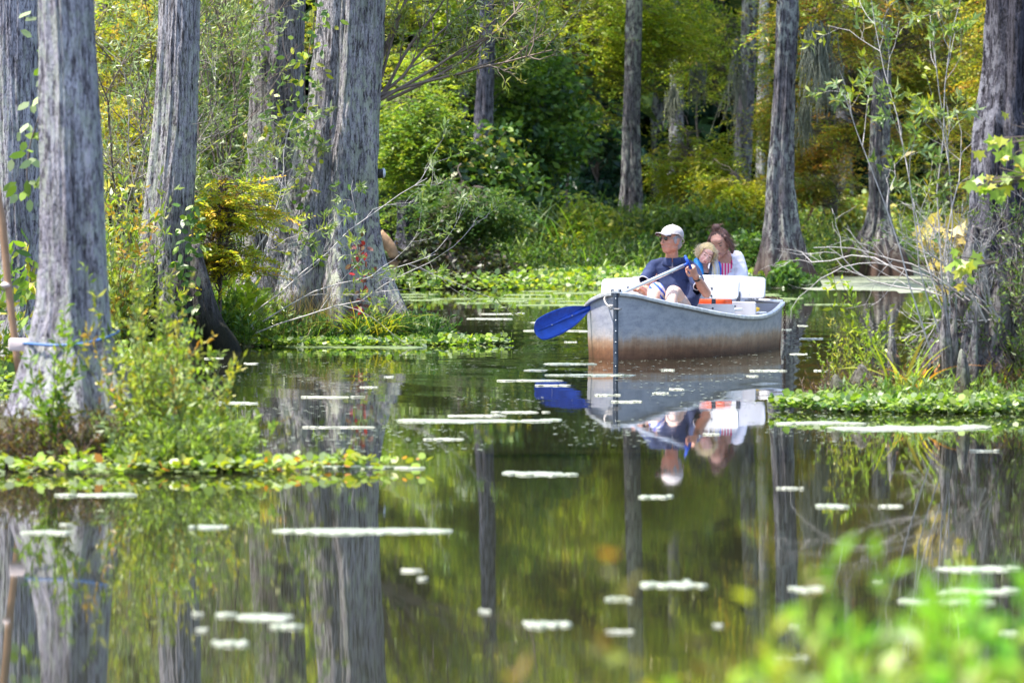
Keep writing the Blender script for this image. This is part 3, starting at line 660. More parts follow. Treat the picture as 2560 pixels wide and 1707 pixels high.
far_tree('rust and olive cypress spreading over the leaning plank', 1920, 640, 450, 88, 200, 110, .9, 520, CY_OR, 617)
far_tree('pale yellow broad-leaved bush beyond the leaning plank', 1965, 640, 500, 99, 130, 110, .8, 260, ((YEL, 3), (PALE, 4), (LIME, 2)), 618, 'leaf', L0=.2, W0=.11, per=8, wide=True, name='bush', cat=B)
far_tree('sunny light green bush at the edge of the duckweed', 1910, 640, 590, 98, 160, 90, .8, 420, ((LIME, 3), (PALE, 3), (YGR, 2), (YEL, 1)), 619, 'leaf', L0=.13, W0=.07, per=10, name='bush', cat=B)
far_tree('green bush right of the cone-shaped base', 2110, 640, 560, 101, 150, 190, 1.0, 600, ((LIME, 3), (GRN, 4), (YEL, 1)), 620, 'leaf', L0=.12, W0=.05, per=12, name='bush', cat=B)
far_tree('yellow cypress deep in the wood at the upper right', 2150, 640, 200, 103, 300, 420, 1.6, 1300, ((YEL, 3), (YGR, 4), (OLV, 3), (LIME, 2)), 621)
far_tree('olive and gold tree behind the bare twigs on the right', 2190, 640, 470, 97, 200, 260, 1.2, 700, ((OLV, 4), (GRN, 3), (YEL, 2)), 622)
far_tree('yellow-orange tree in the distance behind the nearer left trunks', 280, 640, 130, 66, 220, 420, 1.2, 1000, CY_YO, 623, L0=.09)
far_tree('golden cypress glowing behind the slim left tree', 330, 640, 330, 64, 260, 240, 1.0, 800, ((YEL, 3), (ORG, .7), (YGR, 4), (OLV, 3)), 624)
far_tree('grey-green thicket in the distance left of the biggest trunk', 500, 660, 250, 62, 260, 560, 1.2, 1300, ((OLV, 4), (GRN, 3), (PALE, 2), (YEL, 1)), 625, 'leaf', L0=.08, W0=.03, per=12, name='bush', cat=B)
far_tree('yellow foliage high behind the slim and the ridged trunk', 500, 640, 40, 72, 330, 240, 1.2, 700, CY_YO, 626)
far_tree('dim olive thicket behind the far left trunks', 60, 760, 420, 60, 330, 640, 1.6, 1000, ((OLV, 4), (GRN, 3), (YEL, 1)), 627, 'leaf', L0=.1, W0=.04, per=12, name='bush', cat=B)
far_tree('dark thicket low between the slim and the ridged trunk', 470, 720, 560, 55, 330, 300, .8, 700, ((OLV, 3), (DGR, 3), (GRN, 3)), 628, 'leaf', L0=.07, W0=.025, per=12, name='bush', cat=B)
far_tree('yellow-green tree high behind the arching branches', 990, 640, 90, 83, 260, 300, 1.3, 950, CY_YG, 629)
far_tree('mid-green cypress high right of the pale trunk', 1600, 640, 40, 97, 300, 230, 1.3, 620, ((LIME, 4), (GRN, 3), (YGR, 2)), 630)
far_tree('brown and gold cypress behind the right edge trunk', 2330, 640, 250, 80, 250, 600, 1.3, 1100, CY_OR, 631)

# the deep wood that closes the view; shade put into its leaf colours
rng = np.random.default_rng(77); n = 150000
x = rng.uniform(-32, 34, n); y = 108 + 26 * rng.random(n); z = .2 + 15.5 * rng.random(n) ** .95
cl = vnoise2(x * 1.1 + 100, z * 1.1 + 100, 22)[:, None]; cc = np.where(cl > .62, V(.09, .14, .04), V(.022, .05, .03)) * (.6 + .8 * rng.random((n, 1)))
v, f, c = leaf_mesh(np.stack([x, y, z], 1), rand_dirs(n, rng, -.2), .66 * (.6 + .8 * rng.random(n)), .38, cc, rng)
tag(mesh('woods', v, f, MATT_LEAF, cols=c, smooth=False), 'forest beyond the far bank, its shade put into dark green leaves', 'woods', kind='stuff')
rng = np.random.default_rng(78)
sl = [(x_, 104 + 14 * rng.random(), .10 + .12 * rng.random()) for x_ in np.linspace(-11, 12, 15) + rng.normal(size=15) * .5]
tg = 'slim trunks deep in the wood'
for x_, y_, r_ in sl:
    pp = np.array([[x_, y_, -.2], [x_ + rng.normal() * .1, y_, 3], [x_ + rng.normal() * .2, y_, 7], [x_ + rng.normal() * .3, y_, 15]])
    v, f = tubes(smooth_path(pp, 5)[None], np.linspace(r_ * 1.25, r_ * .6, 16)[None], 10)
    o = mesh('tree_trunk', v, f, B_FAR); tag(o, 'slim dark trunk standing deep in the shaded wood', 'tree', tg)
# wood on both flanks, out of frame, so that the swamp goes on
rng = np.random.default_rng(79); n = 26000
sd = rng.choice([-1, 1], n); x = sd * (17.5 + 9 * rng.random(n)); y = -10 + 120 * rng.random(n); z = .2 + 14 * rng.random(n)
v, f, c = leaf_mesh(np.stack([x, y, z], 1), rand_dirs(n, rng, -.2), .7, .4, np.array([.035, .07, .025]) * (.5 + rng.random((n, 1))), rng)
tag(mesh('forest', v, f, MATT_LEAF, cols=c, smooth=False), 'forest edge closing both sides of the swamp', 'forest', kind='stuff')
# spanish moss
def moss(label, qx, qy, d, qw, ql, n, seed):
    rng = np.random.default_rng(seed); a = Q(qx, qy, d); w_ = M(qw, d) / 2
    b0 = a + rng.normal(size=(n, 3)) * V(w_ * .5, w_ * .5, .08); ln = M(ql, d) * (.3 + .7 * rng.random(n))
    Pn = grow(b0, np.tile(V(0, 0, -1), (n, 1)), ln, 7, rng, .16, -.25)
    v, f = tubes(Pn, taper(n, 7, .012, .004), 3)
    tag(mesh('hanging_moss', v, f, simple('spanish moss', (.15, .16, .115), .9, noise=.3)), label, 'moss', 'tufts of hanging moss')
moss('grey moss beard hanging left of the orange foliage, right of the tall fluted tree', 1875, 70, 73.8, 60, 170, 150, 1)
moss('pale moss beard hanging low beside the orange sapling', 1905, 150, 80, 50, 130, 110, 2)
moss('small moss tuft dangling right of the pale trunk', 1545, 215, 85.5, 26, 80, 60, 3)
moss('thin moss strands hanging under the lime branches near the dark trunk', 1600, 160, 91, 40, 90, 60, 4)
moss('moss strands on the left edge of the darker trunk', 1693, 100, 93.4, 14, 240, 60, 5)
moss('short moss tuft above the leaning plank', 1850, 250, 82, 30, 110, 60, 6)
# ------------------------------------------------------------------ ground cover: stuff nobody could count
def stuff(name, label, v, f, c, m_=LEAF, cat=None):
    o = mesh(name, v, f, m_, cols=c, smooth=False); return tag(o, label, cat or name.replace('_', ' '), kind='stuff')
def surf(x, y): return np.maximum(ground_h(x, y), 0.0)
def region(n, rng, poly=None, ell=None):
    "random points on the water or ground inside ellipses (cx, cy, rx, ry)"
    out = []
    A = sum(e[2] * e[3] for e in ell)
    for cx, cy, rx, ry in ell:
        k = int(n * rx * ry / A) + 1; a = rng.random(k) * 6.283; r = np.sqrt(rng.random(k)) * (.8 + .35 * vnoise1(a * 1.9 + cx * 7 + 90, 4))
        out.append(np.stack([cx + rx * r * np.cos(a), cy + ry * r * np.sin(a)], 1))
    return np.vstack(out)
def pads(name, label, ell, n, size, pal, seed, zlo=.015, zhi=.10, tilt=.55, m_=GLOSSY_LEAF, fade=None):
    "round-leaved floating plants: short stalk, cupped leaf"
    rng = np.random.default_rng(seed); p = region(n, rng, ell=ell); n = len(p)
    z = surf(p[:, 0], p[:, 1]) + zlo + (zhi - zlo) * rng.random(n)
    d = rand_dirs(n, rng, .25, tilt); s = size * (.55 + .8 * rng.random(n))
    v, f, c = leaf_mesh(np.stack([p[:, 0], p[:, 1], z], 1), d, s, s * .9, pick(pal, n, rng, .3), rng, True, fold=.18, up=np.repeat(V(0, 0, 1.0)[None], n, 0))
    return stuff(name, label, v, f, c, m_)
def herbs(name, label, ell, n, hgt, pal, seed, per=10, L0=.05, W0=.014, spread=.35, wide=False, stem=STEM, m_=LEAF, t0=.15, zb=.2, droop=0, hs=None, rs=.004, leafspread=.9):
    rng = np.random.default_rng(seed); p = region(n, rng, ell=ell); n = len(p)
    z = surf(p[:, 0], p[:, 1]) - .01
    h = hgt * (.35 + .75 * rng.random(n))
    if hs is not None: h = h * hs(p)
    d = nrm(np.stack([rng.normal(size=n) * spread, rng.normal(size=n) * spread, np.ones(n)], 1))
    Pn = grow(np.stack([p[:, 0], p[:, 1], z], 1), d, h, 6, rng, .14, .02 - droop)
    v0, f0 = tubes(Pn, taper(n, 6, rs, rs * .4), 3)
    v, f, c = twig_leaves(Pn, per, L0, W0, pal, rng, wide, t0, whorl=False, zb=zb, spread=leafspread)
    e = stuff(name, label, v, f, c, m_)
    s = mesh('stems', v0, f0, stem, e); s['kind'] = 'stuff'
    return e
def blades(name, label, ell, n, hgt, pal, seed, w=.012, bend=.9, cat='grass', kind='stuff', group=None, fan=.5):
    rng = np.random.default_rng(seed); p = region(n, rng, ell=ell); n = len(p); z = surf(p[:, 0], p[:, 1]) - .02
    h = hgt * (.45 + .6 * rng.random(n)); a = rng.random(n) * 6.283
    out = np.stack([np.cos(a), np.sin(a), np.zeros(n)], 1)
    K = 7; t = np.linspace(0, 1, K)[None, :, None]; bn = (bend * (.3 + .9 * rng.random(n)))[:, None, None]; hh = h[:, None, None]
    Pn = np.stack([p[:, 0], p[:, 1], z], 1)[:, None] + hh * (V(0, 0, 1) * (t - .5 * bn * t ** 2.4) + out[:, None] * (fan * t * .5 + bn * .55 * t ** 2))
    side = np.cross(out, V(0, 0, 1)) + rng.normal(size=(n, 3)) * .4; side = nrm(side)
    wv = (w * (.6 + .7 * rng.random(n)))[:, None, None] * np.sqrt(np.clip(1 - t ** 1.6, .0, 1)) * np.clip(.5 + t * 3, 0, 1) * .5
    v = np.stack([Pn + side[:, None] * wv, Pn - side[:, None] * wv], 2).reshape(-1, 3)
    b = (np.arange(n)[:, None] * K + np.arange(K - 1)[None]) * 2
    f = np.stack([b, b + 1, b + 3, b + 2], -1).reshape(-1, 4)
    c = np.repeat(pick(pal, n, rng, .3), K * 2, 0)
    if kind == 'stuff': return stuff(name, label, v, f, c)
    o = mesh(name, v, f, LEAF, cols=c, smooth=False); return tag(o, label, cat, group)

GR1 = ((GRN, 4), (LIME, 3), (PALE, 1)); YG1 = ((YGR, 4), (LIME, 4), (YEL, 1.5), (PALE, 2)); BRT = ((LIME, 4), (GRN, 3), (PALE, 3), (YGR, 1))
# far bank: bright floating-leaf strip in front of the dark bushes
pads('floating_plants', 'strip of bright green floating plants along the far bank', [(-.4, 75.6, 3.3, 4.2), (2.6, 76.5, 1.9, 3.0), (-1.6, 77.5, 2.4, 3.0)], 16000, .085, BRT, 801, zhi=.24, m_=LEAF)
herbs('bank_undergrowth', 'leafy undergrowth along the foot of the far bank', [(-.3, 79.5, 4.2, 1.6), (3.1, 79.8, 2.2, 1.6)], 1300, .8, ((GRN, 4), (LIME, 1), (OLV, 3), (DGR, 3)), 802, per=16, L0=.1, W0=.035)
herbs('bank_undergrowth', 'tangled green undergrowth on the bank behind the boat', [(1.4, 82, 2.8, 1.5), (3.6, 83.5, 2.6, 2.2)], 1300, 1.2, ((GRN, 3), (LIME, 1), (YGR, 1.5), (OLV, 3), (DGR, 3)), 803, per=20, L0=.1, W0=.035)
blades('reeds', 'tall pale green reeds among the bushes left of the pale trunk', [(.55, 80.5, 1.5, .9)], 90, 2.0, ((GRN, 3), (PALE, 2), (LIME, 1)), 804, w=.035, bend=.7, cat='reeds')
blades('bank_grass', 'arching grass on the bank between the pale trunk and the man', [(1.9, 78.5, 1.1, .8)], 130, .9, ((LIME, 2), (OLV, 2), (GRN, 3)), 805, w=.03)
pads('floating_plants', 'sunny light green plants beyond the duckweed on the right', [(6.6, 99, 4.2, 5.0)], 4500, .16, ((PALE, 4), (LIME, 4), (YEL, 1)), 806, zhi=.5)
herbs('bank_undergrowth', 'light green marsh plants in the sunlit gap at the right', [(6.9, 101.5, 4.2, 2.5)], 1300, 1.1, ((LIME, 3), (PALE, 3), (GRN, 2)), 807, per=18, L0=.13, W0=.045)
herbs('bank_undergrowth', 'dark low plants at the foot of the fluted cypress', [(4.15, 73.4, .6, .4)], 130, .22, ((GRN, 4), (DGR, 3)), 808, per=14, L0=.08, W0=.04)

# the left shore round the big trunks
pads('floating_plants', 'pennywort rafts with round leaves along the shore under the biggest trunk', [(-1.55, 46.0, 1.35, .75), (-.75, 46.4, .75, .55), (-2.2, 46.2, .9, .7)], 2600, .062, BRT, 811, zhi=.07)
herbs('shore_herbs', 'dense dark green leafy shoots on the shore under the biggest trunk', [(-1.75, 46.5, 1.15, .55), (-2.3, 46.6, .6, .6), (-1.05, 46.6, .45, .4)], 1200, .30, ((GRN, 4), (G(.05, .12, .03), 4), (PALE, 1)), 812, per=15, L0=.075, W0=.022, zb=.35)
herbs('shore_herbs', 'bright leafy shoots between the slim tree and the biggest trunk', [(-2.75, 46.2, .55, .6)], 240, .55, BRT, 813, per=14, L0=.09, W0=.03, zb=.3)
blades('dry_grass', 'thin brown grass stems standing against the foot of the biggest trunk', [(-2.05, 46.25, .38, .22)], 420, .75, ((G(.25, .17, .09), 4), (OLV, 2), (G(.3, .24, .14), 2)), 814, w=.005, bend=.35)
blades('grass', 'low wispy grass on the shore left of the biggest trunk', [(-2.4, 46.1, .7, .4)], 380, .38, ((GRN, 3), (LIME, 2), (G(.25, .17, .09), 2)), 815, w=.007, bend=.8)
blades('grass_tuft', 'yellow-green grass tuft at the right foot of the biggest trunk', [(-1.38, 46.2, .22, .14)], 190, .62, ((YGR, 4), (LIME, 3), (YEL, 2)), 816, w=.014, bend=1.25, kind='thing', fan=.8)
herbs('shore_herbs', 'yellow and orange leafy weeds between the blurred trunk and the slim tree', [(-3.75, 43.6, .34, .5)], 110, 1.6, ((YEL, 2), (YGR, 3), (LIME, 5), (ORG, .8), (PALE, 3)), 817, per=34, L0=.095, W0=.03, spread=.2)
herbs('shore_herbs', 'green herbs on the shore behind the leftmost trunks', [(-4.9, 42.6, 1.0, 1.3)], 380, .75, ((GRN, 4), (LIME, 4), (YGR, 1)), 818, per=18, L0=.1, W0=.04)
herbs('shore_herbs', 'green undergrowth round the foot of the slim tree', [(-3.55, 44.2, .35, .4), (-2.95, 45.2, .5, .5)], 220, .5, ((GRN, 4), (LIME, 3)), 819, per=16, L0=.08, W0=.03)
pads('floating_plants', 'floating leaves by the leftmost trunks', [(-4.5, 37.0, 1.2, 1.2), (-3.6, 41.5, .7, 1.5)], 1400, .07, BRT, 820, zhi=.1)
herbs('shore_herbs', 'leafy weeds at the left picture edge beside the lilac-grey trunk', [(-4.55, 37.0, .55, .6)], 120, 1.25, ((LIME, 3), (GRN, 3), (YEL, 1)), 821, per=26, L0=.11, W0=.045)

# islet of the blurred front tree
hs_ = lambda p: np.clip(1.15 - (p[:, 0] + 2.05) * 1.5, .2, 1.15)
herbs('islet_herbs', 'blurred yellow-green bushy weeds right of the nearest trunk', [(-1.86, 25.75, .27, .35)], 150, .95, ((YGR, 3), (LIME, 5), (PALE, 4), (YEL, 1), (ORG, .3)), 831, per=42, L0=.05, W0=.017, spread=.28, hs=hs_)
herbs('islet_herbs', 'blurred light green shoots trailing from the near islet into the water', [(-1.82, 25.45, .34, .42), (-1.58, 25.3, .24, .22)], 380, .30, ((LIME, 4), (PALE, 4), (YGR, 1)), 832, per=18, L0=.05, W0=.016)
pads('floating_plants', 'blurred line of round leaves reaching from the near islet across the water', [(-1.25, 25.35, .7, .14), (-1.9, 25.1, .9, .25), (-.75, 25.45, .3, .06)], 900, .05, ((LIME, 4), (PALE, 4), (YGR, 2), (ORG, .4)), 833, zhi=.07)
herbs('islet_herbs', 'brown roots and mossy weeds at the foot of the nearest trunk', [(-2.45, 25.55, .75, .3)], 420, .25, ((BRN, 4), (OLV, 4), (G(.08, .05, .04), 3)), 834, per=16, L0=.045, W0=.012, stem=TWIG)
herbs('trunk_weeds', 'small green weeds hanging against the nearest trunk', [(-2.42, 25.45, .08, .05)], 9, .9, ((LIME, 3), (GRN, 3), (YEL, .6)), 835, per=44, L0=.07, W0=.02, spread=.06)

# islet of the dark trunk on the right
pads('floating_plants', 'glossy pale floating plants along the front of the right islet', [(2.75, 32.1, 1.0, .5), (3.6, 32.1, 1.0, .5), (2.2, 32.25, .4, .2)], 5200, .046, ((PALE, 4), (LIME, 3), (GRN, 3)), 841, zhi=.10)
herbs('islet_herbs', 'pale leafy shoots standing along the right islet', [(2.9, 32.5, .8, .3), (3.5, 32.5, .6, .3)], 300, .24, ((PALE, 3), (LIME, 3), (GRN, 2)), 842, per=15, L0=.06, W0=.016, zb=.35)
herbs('islet_herbs', 'feathery yellow-green weeds at the left tip of the right islet', [(2.34, 33.4, .13, .2)], 26, .62, ((YGR, 4), (LIME, 4), (YEL, 1)), 843, per=30, L0=.036, W0=.012, spread=.14)
herbs('islet_herbs', 'small bright weeds behind the cypress knee on the right islet', [(2.66, 34.2, .12, .12)], 14, .9, ((LIME, 4), (YGR, 3)), 844, per=26, L0=.07, W0=.024)
herbs('islet_herbs', 'brown tangle of roots and dead stems on the right islet', [(2.5, 33.0, .42, .3), (3.5, 32.75, .7, .25)], 620, .32, ((BRN, 4), (G(.12, .07, .05), 4), (OLV, 2)), 845, per=12, L0=.05, W0=.01, stem=TWIG, spread=.8)
blades('grass_tuft', 'arching grass tuft with yellow and orange blades by the knobbly roots', [(2.74, 32.7, .12, .1)], 46, .62, ((YGR, 3), (LIME, 3), (YEL, 3), (ORG, 2)), 846, w=.026, bend=.9, kind='thing', fan=.7)
blades('grass', 'green grass blades between the roots of the dark right trunk', [(3.0, 32.8, .4, .2)], 90, .45, ((LIME, 3), (YGR, 2), (GRN, 2)), 847, w=.014)
herbs('root_weeds', 'grey-green weeds over the roots at the right picture edge', [(3.75, 33.0, .3, .3)], 220, .9, ((OLV, 4), (GRN, 3), (PALE, 1)), 848, per=26, L0=.05, W0=.014, stem=TWIG)

# the near bank under the camera, right in front of the lens
herbs('bank_weeds', 'out-of-focus bright green weeds of the near bank at the lower right', [(.62, 7.4, .42, .4), (.42, 7.2, .3, .3), (.25, 7.4, .3, .3), (.10, 7.2, .22, .25)], 560, .46, ((G(.34, .5, .05), 5), (G(.5, .5, .05), 3), (G(.5, .55, .35), 3), (YEL, 1)), 851, per=20, L0=.045, W0=.018, spread=.3,
      hs=lambda p: np.clip(.78 + (p[:, 0] - .1) * .45, .7, 1.05))
herbs('bank_weeds', 'out-of-focus tall green blades at the lower right corner', [(.66, 7.4, .14, .2)], 60, .58, ((G(.3, .5, .04), 5), (G(.16, .42, .04), 4), (YEL, 1)), 852, per=22, L0=.07, W0=.022, spread=.15)
herbs('bank_weeds', 'out-of-focus brownish and orange weeds low in the middle', [(.40, 7.3, .28, .3)], 40, .58, ((BRN, 3), (ORG, 1.5), (YGR, 3), (PALE, 1)), 853, per=13, L0=.04, W0=.016, spread=.4)

# ------------------------------------------------------------------ duckweed
m, nt, o = mat('duckweed'); L = nt.links.new
tc = N(nt, 'ShaderNodeTexCoord'); n1 = N(nt, 'ShaderNodeTexNoise', Scale=38.0, Detail=5.0); L(tc.outputs['Object'], n1.inputs['Vector'])
rr = ramp(nt, n1.outputs['Fac'], [(.35, (.18, .21, .13)), (.6, (.34, .36, .28))]); b = N(nt, 'ShaderNodeBsdfPrincipled', Roughness=.38)
L(rr.outputs[0], b.inputs['Base Color'])
bp = N(nt, 'ShaderNodeBump', Strength=1.0, Distance=.004); L(n1.outputs['Fac'], bp.inputs['Height']); L(bp.outputs[0], b.inputs['Normal']); L(b.outputs[0], o.inputs[0]); DUCK = m
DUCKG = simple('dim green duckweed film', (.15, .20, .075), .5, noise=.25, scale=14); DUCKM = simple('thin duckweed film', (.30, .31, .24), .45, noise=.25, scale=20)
def blob(cx, cy, rx, ry, rng, z=.004, n=64):
    a = np.linspace(0, 2 * np.pi, n, endpoint=False); k = rng.random(6) * 50
    r = .55 + .8 * vnoise1(a * 2.2 / 1.0 + k[0], 5) * (1) ; r = .5 * r + .5 * np.roll(r[::-1], 7)
    r *= (.75 + .5 * vnoise1(a * 5.1 + k[1], 6)) * (.86 + .28 * vnoise1(a * 14 + k[2], 8))
    return [(cx + rx * q * math.cos(t), cy + ry * q * math.sin(t), z) for t, q in zip(a, r)]
def patch_mb(mb, cx, cy, rx, ry, rng, z=.004):
    one_patch(mb, cx, cy, rx * .62, ry * .85, rng, z)
    for _ in range(int(rng.integers(4, 9))):
        u = rng.uniform(-1, 1); k = .10 + .30 * rng.random() * (1 - abs(u) * .5)
        one_patch(mb, cx + u * rx * .95, cy + rng.normal() * ry * .4, rx * k, ry * (.25 + .4 * rng.random()), rng, z + rng.random() * .002, 18)
def one_patch(mb, cx, cy, rx, ry, rng, z=.004, n=64):
    v = np.array(blob(cx, cy, rx, ry, rng, z, n)); n = len(v)
    inner = v.copy(); c = v.mean(0); inner = c + (v - c) * .9; inner[:, 2] = z + .003
    vv = np.vstack([v - V(0, 0, .003), inner, [[c[0], c[1], z + .004]]])
    f = [[i, (i + 1) % n, n + (i + 1) % n, n + i] for i in range(n)] + [[n + i, n + (i + 1) % n, 2 * n] for i in range(n)]
    mb.add(vv, f)
named = [  # q centre x, q y, q width, q height, label
    (860, 1221, 430, 26, 'long pale duckweed raft on the open water below the islet'),
    (1243, 1089, 190, 14, 'duckweed raft in the middle of the dark water'),
    (1553, 1345, 165, 20, 'duckweed raft near the weeds, lower right of the middle'),
    (1250, 1436, 125, 18, 'small duckweed raft low in the middle near the bottom'),
    (1424, 1378, 72, 18, 'short duckweed patch left of the lower right raft'),
    (1853, 1356, 105, 22, 'duckweed patch between two dark trunk reflections'),
    (1917, 1164, 98, 12, 'narrow duckweed patch under the right islet reflection'),
    (2240, 1309, 250, 18, 'long duckweed streak at the right, topmost of three'),
    (2250, 1360, 250, 16, 'long duckweed streak at the right, middle of three'),
    (2160, 1384, 300, 18, 'long duckweed streak at the right, lowest of three'),
    (600, 1420, 220, 22, 'duckweed raft low on the left over the trunk reflections'),
    (655, 1441, 130, 12, 'duckweed raft touching the one low on the left'),
    (530, 1480, 110, 18, 'round duckweed patch near the bottom left'),
    (110, 1224, 150, 12, 'duckweed streak by the left picture edge below the islet'),
    (240, 1138, 230, 9, 'thin duckweed streak just below the near islet'),
    (480, 1212, 95, 14, 'duckweed patch left of the long raft'),
    (1065, 967, 480, 12, 'very long white duckweed streak left of the boat reflection'),
    (1880, 972, 210, 10, 'duckweed streak in front of the right islet'),
    (1500, 1142, 110, 8, 'thin duckweed streak below the reflected man'),
    (860, 1075, 340, 9, 'duckweed line off the tip of the near islet'),
    (515, 926, 190, 9, 'duckweed streak left, below the slim tree'),
    (1300, 836, 160, 7, 'duckweed streak in front of the paddle blade'),
    (1370, 862, 230, 8, 'duckweed streak across the paddle reflection'),
    (2080, 985, 480, 24, 'wide pale duckweed mat along the right islet'),
    (280, 1082, 560, 16, 'pale green duckweed band along the near islet'),
    (760, 796, 460, 12, 'duckweed band along the shore of the biggest trunk')]
rng = np.random.default_rng(900)
for qx, qy, qw, qh, lb in named:
    d = 17591 / (qy * 1.08844 - 480); c = Q(qx, qy, d); rx = M(qw, d) / 2 * .85
    d0 = 17591 / ((qy + qh / 2) * 1.08844 - 480); d1 = 17591 / ((qy - qh / 2) * 1.08844 - 480); ry = (d1 - d0) / 2 * .48
    mb = MB(); patch_mb(mb, c[0], d, rx * 1.05, ry * 1.1, rng)
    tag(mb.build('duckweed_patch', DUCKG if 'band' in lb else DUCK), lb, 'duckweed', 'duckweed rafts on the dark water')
# the many thin streaks and bits
mb = MB(); rng = np.random.default_rng(901)
def boat_near(x, y):
    u = (y - 42) * math.cos(R(18)) + (x - .92) * math.sin(R(18)); w_ = (x - .92) * math.cos(R(18)) - (y - 42) * math.sin(R(18))
    return -1.0 < u < 4.6 and abs(w_) < 1.15
for _ in range(46):
    qy = 700 + 330 * rng.random() ** 1.3; qx = rng.uniform(480, 1900)
    d = 17591 / (qy * 1.08844 - 480); c = Q(qx, qy, d)
    if ground_h(c[0], d) > -.3: continue
    if boat_near(c[0], d): continue
    patch_mb(mb, c[0], d, M(24 + 170 * rng.random() ** 2.2, d) / 2, (.03 + .06 * rng.random()) * (d / 30) ** 1.7, rng)
for _ in range(16):
    qy = 1010 + 520 * rng.random(); qx = rng.uniform(30, 2330); d = 17591 / (qy * 1.08844 - 480); c = Q(qx, qy, d)
    patch_mb(mb, c[0], d, M(26 + 60 * rng.random() ** 2, d) / 2, .02 + .03 * rng.random(), rng)
tag(mb.build('duckweed_streaks', DUCKM), 'countless thin duckweed streaks on the channel round the boat', 'duckweed', kind='stuff')
n = 16000; rng = np.random.default_rng(902)
qy = 690 + 620 * rng.random(n) ** 1.7; qx = rng.uniform(400, 2352, n); d = 17591 / (qy * 1.08844 - 480); x = (qx * 1.08844 - 1280) / FPX * d
keep = (d > 27) & (vnoise2(x * 1.6 + 100, d * .5 + 100, 31) > .48) & (ground_h(x, d) < -.3); x, d = x[keep], d[keep]; n = len(x)
a = rng.random(n) * 6.28; s = .006 + .016 * rng.random(n) ** 3
v = np.stack([np.stack([x + s * np.cos(a + k * 1.57), d + s * 1.5 * np.sin(a + k * 1.57), np.full(n, .004)], 1) for k in range(4)], 1).reshape(-1, 3)
tag(mesh('duckweed_specks', v, np.arange(n * 4).reshape(n, 4), DUCK, smooth=False), 'scattered single duckweed specks on the water', 'duckweed', kind='stuff')
# the sunlit mats at the far end
rng = np.random.default_rng(903); mb = MB(); mb2 = MB()
for _ in range(90): one_patch(mb2, rng.uniform(4.9, 8.2), rng.uniform(72, 96), .5 + .8 * rng.random(), .8 + 1.6 * rng.random(), rng, .004 + .002 * rng.random(), 30)
for _ in range(34): patch_mb(mb, rng.uniform(-2.6, 4.2), rng.uniform(62, 71.3), .25 + .6 * rng.random() ** 2, .12 + .4 * rng.random() ** 2, rng, z=.004 + .0005 * rng.random())
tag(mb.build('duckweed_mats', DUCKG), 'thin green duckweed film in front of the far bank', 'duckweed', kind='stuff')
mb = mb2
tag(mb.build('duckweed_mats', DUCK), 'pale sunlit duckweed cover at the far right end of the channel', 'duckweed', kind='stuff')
# white float
c = Q(2133, 606, 101); mb = MB(); ellipsoid(mb, V(c[0], 101, .1), (.13, .13, .12), seg=16, rings=10)
WHITE = simple('white paint', (.78, .78, .8), .45, noise=.03, scale=8)
tag(mb.build('float_ball', WHITE), 'white float ball lying on the far duckweed', 'float')

# ------------------------------------------------------------------ shrubs near the trunks
MY = ((G(.12, .20, .05), 4), (G(.22, .28, .10), 4), (G(.30, .35, .20), 3), (YGR, 1))
shrub('wax_myrtle', Q(352, 760, 46.6), 5, 3.6, .22, 'dark-stemmed myrtle with small grey-green leaves left of the slim tree', pal=MY, seed=21, n1=9, n2=7, per=15, t_leaf=.6, L0=.08, W0=.022, rs=.016, lean=(-.16, 0))
shrub('wax_myrtle', Q(270, 760, 45.6), 4, 2.6, .25, 'bare-twigged bush low between the blurred trunk and the slim tree', pal=MY, seed=22, n1=12, n2=7, per=7, leafy=.35, L0=.07, W0=.017, rs=.014, m_=simple('grey twig bark', (.24, .22, .2), .8, noise=.3, scale=12))
shrub('wax_myrtle', Q(488, 760, 48.0), 3, 3.7, .05, 'tall myrtle with whorled leaves between the slim and the ridged trunk', pal=MY, seed=23, n1=9, n2=7, per=15, t_leaf=.6, L0=.085, W0=.022, rs=.016)
shrub('wax_myrtle', Q(520, 730, 46.4), 2, 1.7, .15, 'thin-branched myrtle reaching over the ridged trunk', pal=MY, seed=24, n1=8, n2=6, per=16, t_leaf=.6, L0=.085, W0=.022, rs=.015, lean=(.25, 0), m_=PALE_TWIG)
shrub('wax_myrtle', Q(560, 765, 45.6), 4, 2.3, .15, 'myrtle boughs sweeping across the face of the biggest trunk', pal=MY + ((LIME, 2),), seed=25, n1=5, n2=4, per=15, L0=.085, W0=.022, rs=.008, m_=PALE_TWIG, t_leaf=.6,
      dirs=[(.95, 0, .9), (1.1, -.1, .8), (.25, 0, 1), (.9, -.1, .6)], up=.02, wob=.17, lenk=.3)
shrub('wax_myrtle', Q(600, 250, 46.0), 4, 1.5, .5, 'leafy shoots hanging before the top of the ridged trunk', pal=MY + ((LIME, 2),), seed=26, n1=8, n2=5, per=11, L0=.08, W0=.019, rs=.01,
      dirs=[(.6, 0, .9), (-.2, 0, 1), (.9, 0, .5), (.2, -.1, .9)], up=.03, lenk=.34) if False else None
shrub('overhanging_bough', Q(872, 230, 47.2), 7, 2.0, .15, 'arching bough with light leaves reaching right from behind the biggest trunk', pal=((YGR, 3), (G(.24, .28, .14), 4), (G(.14, .2, .05), 3), (YEL, 1)), cat='bough', seed=27, n1=9, n2=6, per=9, L0=.085, W0=.02, rs=.018,
      dirs=[(1, 0, .42), (1, .1, .75), (1, 0, 1.1), (.8, 0, 1.5), (1, -.1, .28), (.5, 0, 1.5), (1, 0, .55)], up=.03, wob=.1, lenk=.28, m_=simple('brown bough bark', (.2, .15, .12), .75, noise=.25, scale=12))
